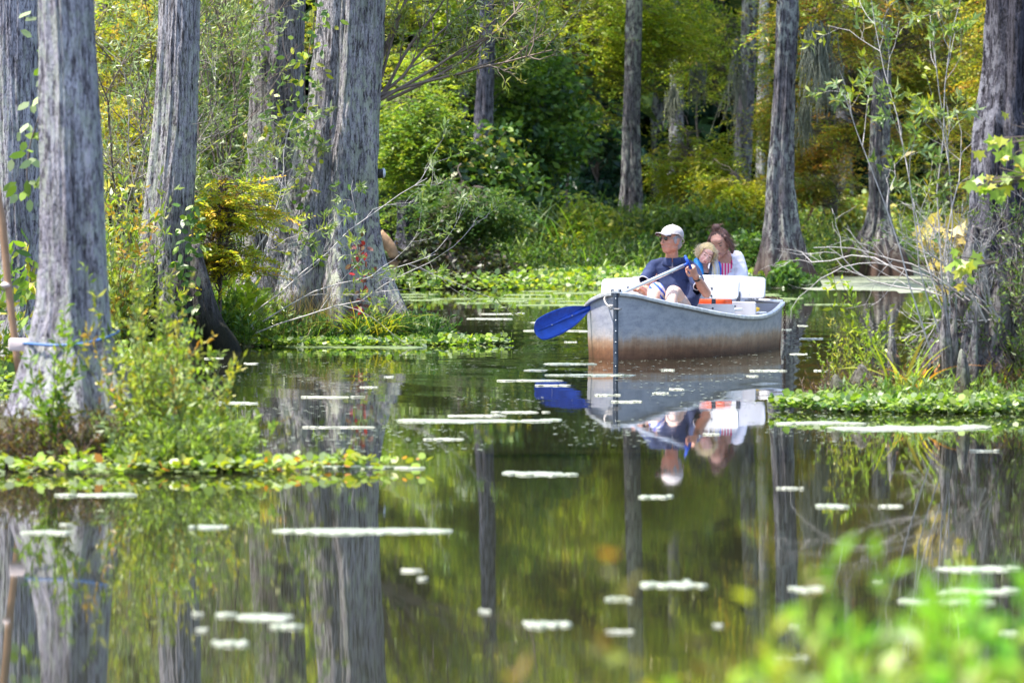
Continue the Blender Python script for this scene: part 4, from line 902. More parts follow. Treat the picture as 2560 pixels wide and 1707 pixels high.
# yellow cypress sapling before the two trunks
e = empty('cypress_sapling', Q(508, 800, 44.9), 'bright yellow-orange cypress sapling between the slim tree and the biggest trunk', 'tree')
pp = smooth_path([Q(508, 800, 44.9), Q(505, 700, 44.9), Q(512, 600, 44.9), Q(540, 480, 44.9), Q(545, 420, 44.9)], 4)
v, f = tubes(pp[None], np.linspace(.022, .006, len(pp))[None], 7); mesh('trunk', v, f, TWIG, e)
YS = ((G(.62, .50, .035), 5), (G(.40, .48, .05), 7), (G(.62, .30, .035), 2), (GRN, 1))
for qx, qy, qw, qh, n, s in ((520, 500, 250, 90, 120, 1), (500, 590, 250, 100, 120, 2), (540, 435, 160, 50, 45, 3), (455, 640, 130, 70, 34, 4), (580, 620, 110, 60, 22, 5), (470, 470, 130, 50, 30, 6)):
    c = Q(qx, qy, 44.7); cypress_crown(e, c, (M(qw, 45) / 2 * 1.15, .45, M(qh, 45) / 2 * 1.1), int(n * 1.25), YS, 950 + s, L0=.07, W0=.022, per=14, ln=.22, axis=(pp[2][0], 44.9), gap=.40, twigs=.5, tr=.005, droop=.25)
# low plant with big upright leaves left of the shore
herbs('shore_herbs', 'light green plant with big upright leaves beside the black buttress', [(-2.62, 45.3, .1, .08)], 9, .75, ((LIME, 4), (YGR, 4)), 961, per=14, L0=.17, W0=.05, wide=True, spread=.2)
# creeper on the biggest trunk
def creeper(label, spots, n, L0, W0, pal, seed, d, sp=.1):
    rng = np.random.default_rng(seed); pts = []
    for qx, qy in spots: pts.append(Q(qx, qy, d))
    path = smooth_path(np.array(pts), 6)
    e = empty('creeper', path[0], label, 'creeper')
    v, f = tubes(path[None], np.full((1, len(path)), .005), 4); mesh('vine', v, f, TWIG, e)
    i = rng.integers(0, len(path), n); p = path[i] + rng.normal(size=(n, 3)) * V(sp, .02, sp)
    v, f, c = leaf_mesh(p, nrm(rng.normal(size=(n, 3)) * V(1, .3, .7) + V(0, -.5, -.4)), L0 * (.6 + .7 * rng.random(n)), W0, pick(pal, n, rng, .3), rng, True, up=np.repeat(V(0, -1., .3)[None], n, 0))
    mesh('foliage', v, f, LEAF, e, cols=c, smooth=False)
creeper('green creeper climbing the dark cleft between the two big trunks', [(700, 640), (690, 450), (705, 300), (700, 180), (720, 60), (730, -40)], 150, .085, .045, ((LIME, 3), (YGR, 3), (GRN, 2)), 31, 46.55, .13)
creeper('creeper leaves across the ridged trunk', [(560, 420), (600, 320), (650, 290), (690, 300)], 70, .085, .045, ((LIME, 3), (YGR, 2), (YEL, 1)), 32, 48.4, .12)
creeper('red creeper leaves low on the biggest trunk', [(828, 720), (835, 650), (825, 590), (822, 550)], 46, .075, .04, ((RED, 4), (G(.2, .06, .05), 3), (BRN, 2)), 33, 46.3, .05)
creeper('green creeper on the slim tree above its black buttress', [(432, 740), (420, 640), (440, 560), (445, 480)], 90, .10, .05, ((GRN, 4), (LIME, 2)), 34, 44.0, .07)
creeper('blurred pale green sprig hanging between the two left trunks', [(100, -60), (96, 120), (92, 250), (70, 330), (62, 400), (70, 450)], 60, .10, .05, ((LIME, 3), (PALE, 3)), 35, 30.5, .06)
creeper('green sprig against the lilac-grey trunk at the left', [(60, 720), (70, 640), (78, 600)], 40, .12, .045, ((LIME, 4), (GRN, 2), (YEL, 1)), 36, 35.5, .07)

# right-hand shrubs
shrub('bare_shrub', Q(2290, 740, 33.0), 9, .8, .17, 'pale leafless shrub with a tangle of fine twigs before the dark right trunk', pal=((OLV, 2), (GRN, 2)), seed=41, n1=9, n2=8, per=5, leafy=.06, L0=.05, W0=.014, rs=.007, m_=PALE_TWIG, dirs=[(-1, 0, 1), (-.8, 0, 1.4), (-1, -.1, .5), (-.4, 0, 1.4), (-1.2, 0, .8), (.2, 0, 1), (-.6, .1, 1), (-1.2, 0, .25), (.3, 0, .7)], wob=.2)
shrub('bare_shrub', Q(2205, 690, 33.3), 5, 1.35, .1, 'grey dead boughs reaching left over the duckweed', seed=42, n1=4, n2=3, per=0, rs=.007, m_=PALE_TWIG,
      dirs=[(-1, 0, .45), (-1, -.1, .8), (-.9, 0, .1), (-.3, 0, 1.3), (-1, .1, .3)], up=.0, wob=.22, lenk=.32)
shrub('bay_shrub', Q(2190, 914, 32.9), 5, 2.55, .1, 'glossy-leaved bay shrub spreading at the upper right', pal=((G(.12, .19, .04), 4), (G(.22, .3, .14), 3), (YGR, 2), (ORG, .5)), seed=43, n1=5, n2=3, per=14, L0=.085, W0=.024, rs=.007, m_=PALE_TWIG, t0k=.55,
      dirs=[(-.3, 0, 1), (-.42, 0, 1), (-.15, 0, 1), (-.05, 0, 1), (.1, 0, 1)], up=.03, wob=.08, lenk=.2, lm=GLOSSY_LEAF)
shrub('twiggy_shrub', Q(2345, 905, 32.9), 6, 1.3, .25, 'olive twiggy shrub at the right edge among the roots', pal=((OLV, 4), (GRN, 3), (PALE, 1)), seed=44, n1=10, n2=7, per=9, leafy=.7, L0=.045, W0=.012, rs=.012)
def big_leaves(label, centre, n, size, sp, pal, seed, d):
    "maple-like lobed leaves on a twig"
    rng = np.random.default_rng(seed); c = Q(*centre, d); e = empty('maple_twig', c, label, 'twig')
    p = c + rng.normal(size=(n, 3)) * V(*sp); mbv, mbf, mbc = [], [], []
    lob = np.array([(0, 0), (.25, .12), (.62, .05), (.42, .34), (.55, .72), (.22, .62), (0, 1.05), (-.22, .62), (-.55, .72), (-.42, .34), (-.62, .05), (-.25, .12)])
    cols = pick(pal, n, rng, .2); k0 = 0
    for i in range(n):
        dn = nrm(V(rng.normal() * .5, -.2 + rng.normal() * .3, -.7 + rng.normal() * .3)); s_ = nrm(np.cross(dn, V(0, -1, .4) + rng.normal(size=3) * .4)); sz = size * (.6 + .7 * rng.random())
        nrmv = np.cross(s_, dn)
        v = np.array([p[i] + (a * s_ + b_ * dn) * sz + nrmv * abs(a) * .15 * sz for a, b_ in lob]); ctr = p[i] + dn * sz * .45
        mbv.append(np.vstack([v, ctr])); mbf += [[k0 + j, k0 + (j + 1) % 12, k0 + 12] for j in range(12)]; k0 += 13; mbc.append(np.repeat(cols[i:i + 1], 13, 0))
    mesh('foliage', np.vstack(mbv), mbf, LEAF, e, cols=np.vstack(mbc), smooth=False)
    st = np.stack([np.repeat(c[None] + V(.25, 0, .05), n, 0), (c + p) / 2 + V(0, 0, .02), p], 1); v, f = tubes(st, taper(n, 3, .004, .0015), 3); mesh('branches', v, f, TWIG, e)
big_leaves('light green maple leaves at the right edge, upper bunch', (2335, 330), 16, .085, (.10, .05, .10), ((LIME, 4), (YGR, 3), (YEL, .6)), 51, 29.3)
big_leaves('yellow-green maple leaves at the right edge, lower bunch', (2290, 425), 17, .08, (.13, .05, .06), ((YGR, 4), (LIME, 3), (YEL, 1.5)), 52, 29.3)
big_leaves('yellowing leaves above the knobbly roots', (2205, 620), 9, .09, (.08, .04, .08), ((YGR, 3), (YEL, 2), (LIME, 2)), 53, 31.6)
big_leaves('large pale yellow leaves glowing behind the bare shrub', (2190, 560), 26, .14, (.16, .1, .12), ((G(.5, .38, .1), 4), (YEL, 3), (ORG, .6)), 54, 35.5)
# cypress knees and stump
def knee(label, qx, qtop, qbase, qw, d, seed, bark=B_WARM, name='cypress_knee'):
    rng = np.random.default_rng(seed); top = Q(qx, qtop, d)[2]; x0 = Q(qx, qbase, d)[0]; r0 = M(qw, d) / 2; zb = -.1
    nz, nt_ = 26, 28; v = []
    for i in range(nz):
        t = i / (nz - 1); z = zb + (top - zb) * t
        r = r0 * (1.25 * (1 - t) ** 1.5 + .42 * (1 - t ** 6) ** .5) * (1 + .12 * math.sin(9 * t + seed))
        for j in range(nt_):
            a = 2 * math.pi * j / nt_; rr_ = r * (1 + .16 * math.cos(4 * a + seed) * (1 - t * .5) + .1 * (rng.random() - .5))
            v.append((x0 + .02 * math.sin(3 * t + seed) + rr_ * math.cos(a), d + rr_ * math.sin(a), z))
    f = [[i * nt_ + j, i * nt_ + (j + 1) % nt_, (i + 1) * nt_ + (j + 1) % nt_, (i + 1) * nt_ + j] for i in range(nz - 1) for j in range(nt_)] + [[(nz - 1) * nt_ + j for j in range(nt_)]]
    o = mesh(name, v, f, bark); return tag(o, label, 'cypress knee' if name == 'cypress_knee' else 'stump', 'cypress knees on the right islet' if name == 'cypress_knee' else None)
knee('pointed cypress knee standing alone left of the roots', 2050, 748, 880, 34, 33.2, 1)
knee('rounded knee, left of the pair growing against the dark trunk', 2176, 670, 920, 34, 32.7, 2)
knee('rounded knee, right of the pair growing against the dark trunk', 2198, 674, 920, 24, 32.8, 3)
knee('rusty-tipped knee against the dark trunk near the picture edge', 2238, 700, 930, 30, 32.6, 4)
knee('low brown knee between the grass and the dark trunk', 2130, 830, 920, 40, 32.7, 5)
knee('squat knee with a pale face amid the roots', 2205, 800, 930, 46, 32.4, 6)
knee('short broken dark stump at the left tip of the right islet', 1922, 858, 935, 54, 32.55, 7, name='stump')
knee('mossy brown hump beside the broken stump', 1985, 835, 925, 84, 32.8, 8, name='stump')

# ------------------------------------------------------------------ small made things among the trees
WOOD = simple('weathered wood', (.32, .19, .11), .7, noise=.25, scale=9); PINKW = simple('bleached board', (.62, .52, .5), .6, noise=.1, scale=9)
BLUE = simple('blue cord', (.05, .14, .36), .5, noise=.1)
e = empty('wooden_pole', Q(22, 860, 27.0), 'brown wooden pole leaning at the left picture edge by the nearest trunk', 'pole')
mb = MB(); tube_mb(mb, smooth_path([Q(-8, 430, 27), Q(8, 540, 27), Q(22, 680, 27), Q(44, 860, 27)], 4), [.021, .022, .024, .024, .024, .023, .023, .022, .022, .021, .021, .021, .022], 9); mb.build('shaft', WOOD, e)
mb = MB(); ellipsoid(mb, Q(14, 655, 27), (.032, .032, .02)); mb.build('knot', PINKW, e)
mb = MB(); box(mb, Q(50, 792, 26.6), (M(29, 26.6), .07, M(14, 26.6)), np.array([[.99, .05, -.03], [-.05, 1, 0], [.03, 0, 1]]), bev=.008)
tag(mb.build('board', PINKW), 'bleached wooden board fixed between the leaning pole and the nearest trunk', 'board')
# blue cord round the nearest trunk
zs_, xz_, rz_ = s2_; zz = Q(160, 786, 26)[2]; x0 = np.interp(zz, zs_, xz_); r0 = np.interp(zz, zs_, rz_) * 1.10
a = np.linspace(0, 2 * np.pi, 60, endpoint=False)
pts = np.stack([x0 + r0 * np.cos(a), 26.3 + r0 * np.sin(a), zz + .02 * np.sin(a * 2 + 1) + .035 * np.cos(a)], 1)
mb = MB(); tube_mb(mb, pts, .008, 7, closed=True); tag(mb.build('blue_rope', BLUE), 'blue cord tied round the nearest blurred trunk', 'cord')
# black and white floodlight-like thing on the side of the biggest trunk
c = Q(872, 399, 47.0); e = empty('trail_camera', c, 'small black and white device fixed on the right side of the biggest trunk', 'camera')
BLACK = simple('black plastic', (.012, .012, .014), .35, noise=.1)
mb = MB(); box(mb, c + V(-.005, 0, 0), (.04, .05, .047), bev=.018); mb.build('housing', BLACK, e)
mb = MB(); ellipsoid(mb, c + V(.038, 0, .006), (.022, .045, .05)); mb.build('cover', simple('grey-white shell', (.6, .62, .68), .5), e)
# leaning board on a stick in the distance
A_, B_ = Q(1838, 545, 90), Q(1882, 440, 90); e = empty('leaning_sign', A_, 'square board on a leaning rusty stick right of the fluted trunk', 'sign')
mb = MB(); tube_mb(mb, [A_, B_], .03, 8); mb.build('post', simple('rusty stick', (.25, .1, .05), .7), e)
ax = nrm(B_ - A_); sd_ = nrm(np.cross(ax, V(0, -1, 0))); mb = MB(); box(mb, Q(1893, 427, 89.9), (M(15, 90), .02, M(20, 90)), np.array([sd_, np.cross(ax, sd_), ax]), bev=.01); mb.build('board', simple('brown board', (.2, .13, .1), .7), e)
mb = MB(); rc_ = Q(1893, 427, 89.9); hx, hz = M(15, 90), M(20, 90)
for s1_, s2__ in ((1, 0), (-1, 0)): tube_mb(mb, [rc_ + sd_ * hx * s1_ - ax * hz, rc_ + sd_ * hx * s1_ + ax * hz], .016, 6)
for s1_ in (1, -1): tube_mb(mb, [rc_ + ax * hz * s1_ - sd_ * hx, rc_ + ax * hz * s1_ + sd_ * hx], .016, 6)
mb.build('frame', simple('pale edge wood', (.45, .36, .3), .6), e)
# broken branch stub by the biggest trunk
mb = MB(); pth = smooth_path([Q(868, 540, 60), Q(890, 560, 60), Q(905, 590, 60), Q(900, 640, 60)], 4); tube_mb(mb, pth, np.linspace(.09, .05, len(pth)), 9)
tag(mb.build('broken_log', simple('bare tan wood', (.34, .2, .1), .8, noise=.35, scale=14, bump=.01, bscale=60)), 'tan splintered log end right of the biggest trunk', 'log')
# ------------------------------------------------------------------ the aluminium rowing boat
TH = R(18.0); SD = V(math.sin(TH), math.cos(TH), 0); TD = V(math.cos(TH), -math.sin(TH), 0); ZD = V(0, 0, 1)
STEM = P(1540, 898.8, 42.0); STEM[2] = 0
def bt(s, t, z): return STEM + SD * s + TD * t + ZD * z
S_ = [0, .10, .3, .7, 1.2, 1.9, 2.5, 3.0, 3.5]
B_ = [.012, .14, .31, .475, .59, .655, .655, .625, .585]
ZS = [.585, .565, .51, .447, .385, .335, .328, .355, .425]
def bw(s): return float(np.interp(s, SS, BB))
_p = smooth_path(np.stack([S_, B_, ZS], 1), 5); SS, BB, ZZ = _p[:, 0], _p[:, 1], _p[:, 2]
m, nt, o = mat('weathered aluminium'); L = nt.links.new
tc = N(nt, 'ShaderNodeTexCoord'); sx = N(nt, 'ShaderNodeSeparateXYZ'); L(tc.outputs['Object'], sx.inputs[0])
def nz_(scl, det, vec=(1, 1, 1)):
    mp = N(nt, 'ShaderNodeMapping'); mp.inputs['Scale'].default_value = vec; L(tc.outputs['Object'], mp.inputs[0])
    n = N(nt, 'ShaderNodeTexNoise', Scale=scl, Detail=det, Roughness=.65); L(mp.outputs[0], n.inputs['Vector']); return n
a1 = nz_(5, 6); a2 = nz_(60, 4); a3 = nz_(26, 4, (1, 1, .12)); a4 = nz_(9, 6, (1, 1, 2.2))
zj = N(nt, 'ShaderNodeMath', operation='MULTIPLY_ADD'); L(a3.outputs['Fac'], zj.inputs[0]); zj.inputs[1].default_value = .10; L(sx.outputs[2], zj.inputs[2])
zj2 = N(nt, 'ShaderNodeMath', operation='MULTIPLY_ADD'); L(a1.outputs['Fac'], zj2.inputs[0]); zj2.inputs[1].default_value = .10; L(zj.outputs[0], zj2.inputs[2])
st = ramp(nt, zj2.outputs[0], [(.08, (.17, .075, .04)), (.18, (.31, .15, .08)), (.25, (.48, .31, .20)), (.31, (.52, .48, .47)), (.38, (.43, .43, .47))])
ox = ramp(nt, a4.outputs['Fac'], [(.36, (.58, .61, .68)), (.56, (1.0, 1.0, 1.0)), (.7, (1.1, 1.1, 1.12))])
mu = N(nt, 'ShaderNodeMix', data_type='RGBA', blend_type='MULTIPLY'); mu.inputs[0].default_value = .6; L(st.outputs[0], mu.inputs[6]); L(ox.outputs[0], mu.inputs[7])
sp = ramp(nt, a2.outputs['Fac'], [(.36, (.55, .55, .58)), (.44, (1, 1, 1)), (.66, (1, 1, 1)), (.72, (1.25, 1.25, 1.25))])
mu2 = N(nt, 'ShaderNodeMix', data_type='RGBA', blend_type='MULTIPLY'); mu2.inputs[0].default_value = .4; L(mu.outputs[2], mu2.inputs[6]); L(sp.outputs[0], mu2.inputs[7])
b = N(nt, 'ShaderNodeBsdfPrincipled', Roughness=.5, Metallic=.35); L(mu2.outputs[2], b.inputs['Base Color'])
bp = N(nt, 'ShaderNodeBump', Strength=.6, Distance=.004); L(a1.outputs['Fac'], bp.inputs['Height']); L(bp.outputs[0], b.inputs['Normal']); L(b.outputs[0], o.inputs[0]); HULL = m
ALU = simple('bright aluminium rim', (.62, .62, .64), .38, metal=.5, noise=.25, scale=14, bump=.002, bscale=40)
INSIDE = simple('painted boat inside', (.42, .42, .47), .55, noise=.08, scale=6)
DKBLUE = simple('dark steel strip', (.09, .11, .15), .4, metal=.5, noise=.3, scale=18)
SEATW, nt, o = mat('scuffed white seat board'); L = nt.links.new; tc = N(nt, 'ShaderNodeTexCoord'); n1 = N(nt, 'ShaderNodeTexNoise', Scale=16.0, Detail=8.0, Roughness=.75); n2 = N(nt, 'ShaderNodeTexNoise', Scale=3.0, Detail=2.0); L(tc.outputs['Object'], n1.inputs[0]); L(tc.outputs['Object'], n2.inputs[0])
r1 = ramp(nt, n1.outputs['Fac'], [(.30, (.30, .29, .30)), (.37, (.76, .76, .79)), (.7, (.82, .82, .85))]); r2 = ramp(nt, n2.outputs['Fac'], [(.3, (.86, .85, .83)), (.6, (1, 1, 1))]); mx = N(nt, 'ShaderNodeMix', data_type='RGBA', blend_type='MULTIPLY'); mx.inputs[0].default_value = 1
b = N(nt, 'ShaderNodeBsdfPrincipled', Roughness=.42); L(r1.outputs[0], mx.inputs[6]); L(r2.outputs[0], mx.inputs[7]); L(mx.outputs[2], b.inputs[0]); L(b.outputs[0], o.inputs[0])
FLOOR = simple('muddy boat floor', (.22, .16, .1), .6, noise=.3, scale=7)
boat = empty('rowing_boat', STEM, 'weathered aluminium rowing boat with white seat boards and rust-brown waterline, carrying three people', 'boat')
mb = MB(); n = len(SS)
def hull_rows(off):
    rows = []
    for i in range(n):
        s, b_, z = SS[i], max(BB[i] - off, .004), ZZ[i]
        s_ = s + (off if i == 0 else 0) - (off if i == n - 1 else 0)
        rk = 0.0 if i else -.0
        bot = -.10 + off
        prof = [(b_ + .012 * min(s * 3, 1), z), (b_ + .004, z * .66), (b_, z * .33), (b_ - .008 * min(s * 4, 1), 0.0), (b_ * .9, bot * .8), (b_ * .45, bot), (0, bot)]
        rows.append((s_, prof))
    return rows
for off in (0.0, .014):
    rows = hull_rows(off); v = []; f = []
    for s_, prof in rows:
        for b_, z in prof: v.append(bt(s_, b_, z))
        for b_, z in prof[:-1][::-1]: v.append(bt(s_, -b_, z))
    K = 13
    for i in range(n - 1):
        for j in range(K - 1):
            a = i * K + j; q = [a, a + 1, a + K + 1, a + K]; f.append(q if off else q[::-1])
    # transom
    base = (n - 1) * K; f.append([base + j for j in range(K)] if not off else [base + j for j in range(K)][::-1])
    mb = MB(); mb.add(np.array(v), f); mb.build('hull' if not off else 'inner_skin', HULL if not off else INSIDE, boat)
rim = [bt(SS[i], BB[i] + .016, ZZ[i] + .002) for i in range(n)]; riml = [bt(SS[i], -BB[i] - .016, ZZ[i] + .002) for i in range(n)]
for side, r_ in ((1, rim), (-1, riml)):
    mb = MB(); pts = np.array(r_); T_ = nrm(np.gradient(pts, axis=0)); out = nrm(np.cross(T_, ZD)) * 1.0
    v = []; prof = [(-.022, .004), (-.014, .013), (.012, .013), (.022, .004), (.022, -.018), (.014, -.026), (-.002, -.022), (-.022, -.004)]
    for k in range(n):
        nn = out[k] if np.dot(out[k], TD) * side > 0 else -out[k]
        for a, c in prof: v.append(pts[k] + nn * a + ZD * c)
    m8 = len(prof); f = [[k * m8 + j, k * m8 + (j + 1) % m8, (k + 1) * m8 + (j + 1) % m8, (k + 1) * m8 + j] for k in range(n - 1) for j in range(m8)]
    f += [list(range(m8)), [(n - 1) * m8 + j for j in range(m8)]]
    mb.add(np.array(v), f); mb.build('gunwale', ALU, boat, smooth=False)
mb = MB(); tube_mb(mb, [bt(3.5, t, .425 + .012 + .02 * (1 - (t / .59) ** 2)) for t in np.linspace(-.60, .60, 9)], .02, 8); mb.build('transom_rim', ALU, boat)
mb = MB()
for i in range(2):
    pass
box(mb, bt(-.008, 0, .245), (.02, .012, .345), np.array([TD, SD, ZD])); tube_mb(mb, [bt(-.024, .008, -.09), bt(-.024, .008, .585)], .009, 8); sb = mb.build('stem_strip', DKBLUE, boat, smooth=False)
mb = MB()
for z in np.linspace(.06, .54, 6): ellipsoid(mb, bt(-.034, .008, z), (.006, .006, .006), seg=8, rings=5)
r_ = mb.build('rivet', ALU, sb)
r_['kind'] = 'stuff'
mb = MB(); bx_ = np.array([TD, SD, ZD])
v = [bt(-.02, -.03, .607), bt(-.02, .03, .607), bt(.15, .20, .575), bt(.15, -.20, .575)]; v += [q - ZD * .02 for q in v]
mb.add(v, [[0, 1, 2, 3], [7, 6, 5, 4], [0, 4, 5, 1], [1, 5, 6, 2], [2, 6, 7, 3], [3, 7, 4, 0]]); mb.build('bow_plate', ALU, boat, smooth=False)
for t in (-.035, .035):
    mb = MB(); tube_mb(mb, [bt(.0, t, .60), bt(.0, t, .622)], .014, 8); mb.build('bolt', DKBLUE, boat)
mb = MB(); fl_ = [bt(s, sg * bw(s) * .84, z_) for z_ in (.02, .034) for sg, sq in ((1, (.3, .7, 1.2, 1.9, 2.6, 3.1, 3.44)), (-1, (3.44, 3.1, 2.6, 1.9, 1.2, .7, .3))) for s in sq]
mb.add(np.array(fl_), [list(range(14))[::-1], list(range(14, 28))] + [[k, (k + 1) % 14, 14 + (k + 1) % 14, 14 + k] for k in range(14)]); mb.build('floor', FLOOR, boat, smooth=False)
# seats and boards
AXB = np.array([TD, SD * .985 + ZD * .17, ZD * .985 - SD * -.17 * 1.0])
AXB[1] = SD * .985 - ZD * .17; AXB[2] = ZD * .985 + SD * .17     # leaning back, away from the bow
def backboard(name, s, hw, z0, z1, bolts):
    mb = MB(); seg = 26; r = .035; hz = (z1 - z0) / 2; c0 = bt(s, 0, (z0 + z1) / 2); prof = []; xs_ = np.r_[-hw + r - r * np.cos(np.linspace(0, np.pi / 2, 7)), np.linspace(-hw + r, hw - r, 15)[1:-1], hw - r + r * np.sin(np.linspace(0, np.pi / 2, 7))]
    for k in range(seg + 1):
        x = xs_[k]; e_ = max(0, abs(x) - (hw - r)); zt = hz - .022 * (x / hw) ** 2 - (r - math.sqrt(max(r * r - e_ * e_, 0))); prof.append((x, zt))
    low = []
    for k in range(seg + 1):
        x = -xs_[k]; e_ = max(0, abs(x) - (hw - r)); low.append((x, -hz + (r - math.sqrt(max(r * r - e_ * e_, 0)))))
    pr = prof + low; m_ = len(pr); v = []
    for y, k_ in ((-.013, .992), (-.009, 1), (.009, 1), (.013, .992)):
        for x, z in pr: v.append(c0 + AXB[0] * x * k_ + AXB[1] * y + AXB[2] * (z * (1 if k_ == 1 else .965)))
    f = [[k * m_ + j, k * m_ + (j + 1) % m_, (k + 1) * m_ + (j + 1) % m_, (k + 1) * m_ + j] for k in range(3) for j in range(m_)]
    for rr, fl in ((0, 1), (3 * m_, 0)):
        for k in range(seg):
            q = [rr + k, rr + k + 1, rr + m_ - 2 - k, rr + m_ - 1 - k]; f.append(q if fl else q[::-1])
    mb.add(np.array(v), f); bo = mb.build(name, SEATW, boat, smooth=False)
    for x, z in bolts:
        mb = MB(); p_ = c0 + AXB[0] * x + AXB[2] * (z - (z0 + z1) / 2); tube_mb(mb, [p_ - AXB[1] * .012, p_ - AXB[1] * .019], .0105, 10); mb.build('bolt', DKBLUE, bo)
    return bo
backboard('backrest', 1.72, .655, .50, .70, [(.40, .60), (.40, .53), (-.40, .60), (-.40, .53)])
backboard('backrest', 2.66, .655, .485, .705, [])
def panel(s, t0, t1, z0, z1, bolts, name='seat_panel', th=.012):
    mb = MB(); box(mb, bt(s, (t0 + t1) / 2, (z0 + z1) / 2), ((t1 - t0) / 2, th, (z1 - z0) / 2), np.array([TD, SD, ZD]), bev=.02); o_ = mb.build(name, SEATW, boat, smooth=False)
    for x, z in bolts:
        mb = MB(); tube_mb(mb, [bt(s - th, x, z), bt(s - th - .006, x, z)], .0095, 10); mb.build('bolt', DKBLUE, o_)
panel(1.76, -.55, .60, .20, .455, [(.40, .415), (.40, .36), (-.4, .415)])
panel(2.52, -.58, .60, .20, .46, [(.40, .42), (.40, .34)])
for s in (1.45, 2.86): 
    mb = MB(); box(mb, bt(s, 0, .285 if s < 2 else .33), (.57, .15, .014), np.array([TD, SD, ZD]), bev=.01); mb.build('seat', SEATW, boat, smooth=False)
mb = MB(); box(mb, bt(2.83, .47, .345), (.12, .13, .012), np.array([TD, SD, ZD]), bev=.01); mb.build('side_locker', SEATW, boat, smooth=False)
for s, tt in ((1.745, (.40, -.40)), (2.6, (.4, -.4))):
    for t in tt:
        mb = MB(); box(mb, bt(s + .03, t if abs(t) < .5 else .60, .40), (.019, .006, .15), np.array([TD, SD, ZD])); mb.build('bracket', DKBLUE, boat, smooth=False)

# painter rope on the bow: a thing hung on the boat
ROPE = simple('grey rope', (.42, .38, .35), .9, noise=.25, scale=60, bump=.002, bscale=120)
mb = MB(); q = lambda px, py, d: P(px, py, d)
tube_mb(mb, smooth_path([q(1518, 738, 42.15), q(1511, 746, 42.05), q(1514, 757, 41.98), q(1521, 765, 41.94), q(1528, 771, 41.92), q(1540, 773, 41.93), q(1552, 772, 42.0), q(1558, 766, 42.07), q(1556, 762, 42.1)], 5), .0075, 7)
for k in range(3): ellipsoid(mb, q(1525 + k * 2, 766 + (k % 2) * 4, 41.92), (.016, .013, .018), seg=10, rings=7)
tag(mb.build('bow_rope', ROPE), 'grey rope loop knotted through the bow of the boat', 'rope')
# rusty chain at the stern
RUST = simple('rusty chain iron', (.11, .05, .035), .8, noise=.4, scale=60)
path = smooth_path([bt(3.42, .30, .47), bt(3.46, .45, .478), bt(3.52, .56, .465), bt(3.545, .60, .42), bt(3.55, .605, .33), bt(3.55, .605, .22), bt(3.55, .61, .08)], 12)
seg = np.linalg.norm(np.diff(path, axis=0), axis=1); cum = np.r_[0, np.cumsum(seg)]; e = empty('stern_chain', path[0], 'rusty chain hanging over the stern of the boat', 'chain')
for k, d_ in enumerate(np.arange(0, cum[-1], .024)):
    p_ = np.array([np.interp(d_, cum, path[:, j]) for j in range(3)]); p2 = np.array([np.interp(d_ + .01, cum, path[:, j]) for j in range(3)]); T_ = nrm(p2 - p_ + 1e-6)
    A_ = nrm(np.cross(T_, V(.3, 1, .2))); A_ = A_ if k % 2 else np.cross(T_, A_)
    a = np.linspace(0, 2 * np.pi, 10, endpoint=False); mb = MB(); tube_mb(mb, p_ + np.outer(np.cos(a), T_) * .019 + np.outer(np.sin(a), A_) * .0115, .0038, 5, closed=True); mb.build('link', RUST, e)
# things lying in the boat
ORANGE = simple('orange nylon', (.80, .10, .02), .6, noise=.1, scale=12)
for t, w_, lb in ((-.18, .30, 'orange life jacket behind the man, left one'), (.26, .21, 'orange life jacket behind the front backrest, by the child')):
    mb = MB(); box(mb, bt(2.05, t, .46), (w_, .13, .045), np.array([TD, SD, ZD]), bev=.03); co, no, fs = remesh(mb, .012, 4)
    co += no * (vnoise3(co * 18, 7)[:, None] - .5) * .02; o_ = mesh('life_jacket', co, fs, ORANGE); tag(o_, lb, 'life jacket', 'orange life jackets lying in the boat')
mb = MB(); box(mb, bt(2.05, 0, .395), (.56, .15, .014), np.array([TD, SD, ZD]), bev=.01); mb.build('seat', SEATW, boat, smooth=False)
YEL_M = simple('yellow foam', (.75, .48, .03), .55, noise=.05)
mb = MB()
ellipsoid(mb, bt(2.80, .455, .378), (.028, .02, .020), np.array([TD, SD, ZD])); ellipsoid(mb, bt(2.80, .525, .380), (.040, .022, .022), np.array([nrm(TD + ZD * .2), SD, nrm(ZD - TD * .2)])); tube_mb(mb, [bt(2.80, .45, .371), bt(2.80, .53, .371)], .008, 6)
tag(mb.build('foam_floats', YEL_M), 'small yellow foam floats lying on the white side locker in the stern', 'float')

# the paddle
hi = P(1716, 661, 42.93); nk = P(1474, 769, 42.45); tip = P(1338, 826, 42.2)
e = empty('paddle', nk, 'blue-bladed paddle with silver shaft held across the man\'s lap', 'paddle')
ax = nrm(nk - hi); mb = MB(); s0 = P(1709, 664, 42.91); tube_mb(mb, np.array([s0 + (nk - s0) * t for t in np.linspace(0, 1, 6)]), .0165, 14); mb.build('shaft', simple('silver aluminium tube', (.72, .73, .76), .28, metal=.75, noise=.04), e)
PB = simple('blue plastic', (.008, .065, .42), .36, noise=.22, scale=22, bump=.001, bscale=60)
side = nrm(np.cross(ax, V(.0, -1, -.10))); nn = nrm(np.cross(side, ax))
Ln = np.linalg.norm(tip - nk) + .02; prof = [(0, .018), (.05, .026), (.12, .055), (.22, .088), (.34, .107), (.46, .112), (.56, .106), (.62, .09), (.655, .05)]
prof = [(a * Ln / .655, b_) for a, b_ in prof]; pp_ = smooth_path(np.array([(a, b_, 0) for a, b_ in prof]), 4); mb = MB(); v = []; W = 12
for k, (a, hw, _) in enumerate(pp_):
    for sgn in (1, -1):
        for j in range(W + 1):
            x = -1 + 2 * j / W; v.append(nk + ax * (a - .01) + side * x * hw + nn * (sgn * .006 * (1 - abs(x) ** 3 * .7) + .03 * (x * x) - .01))
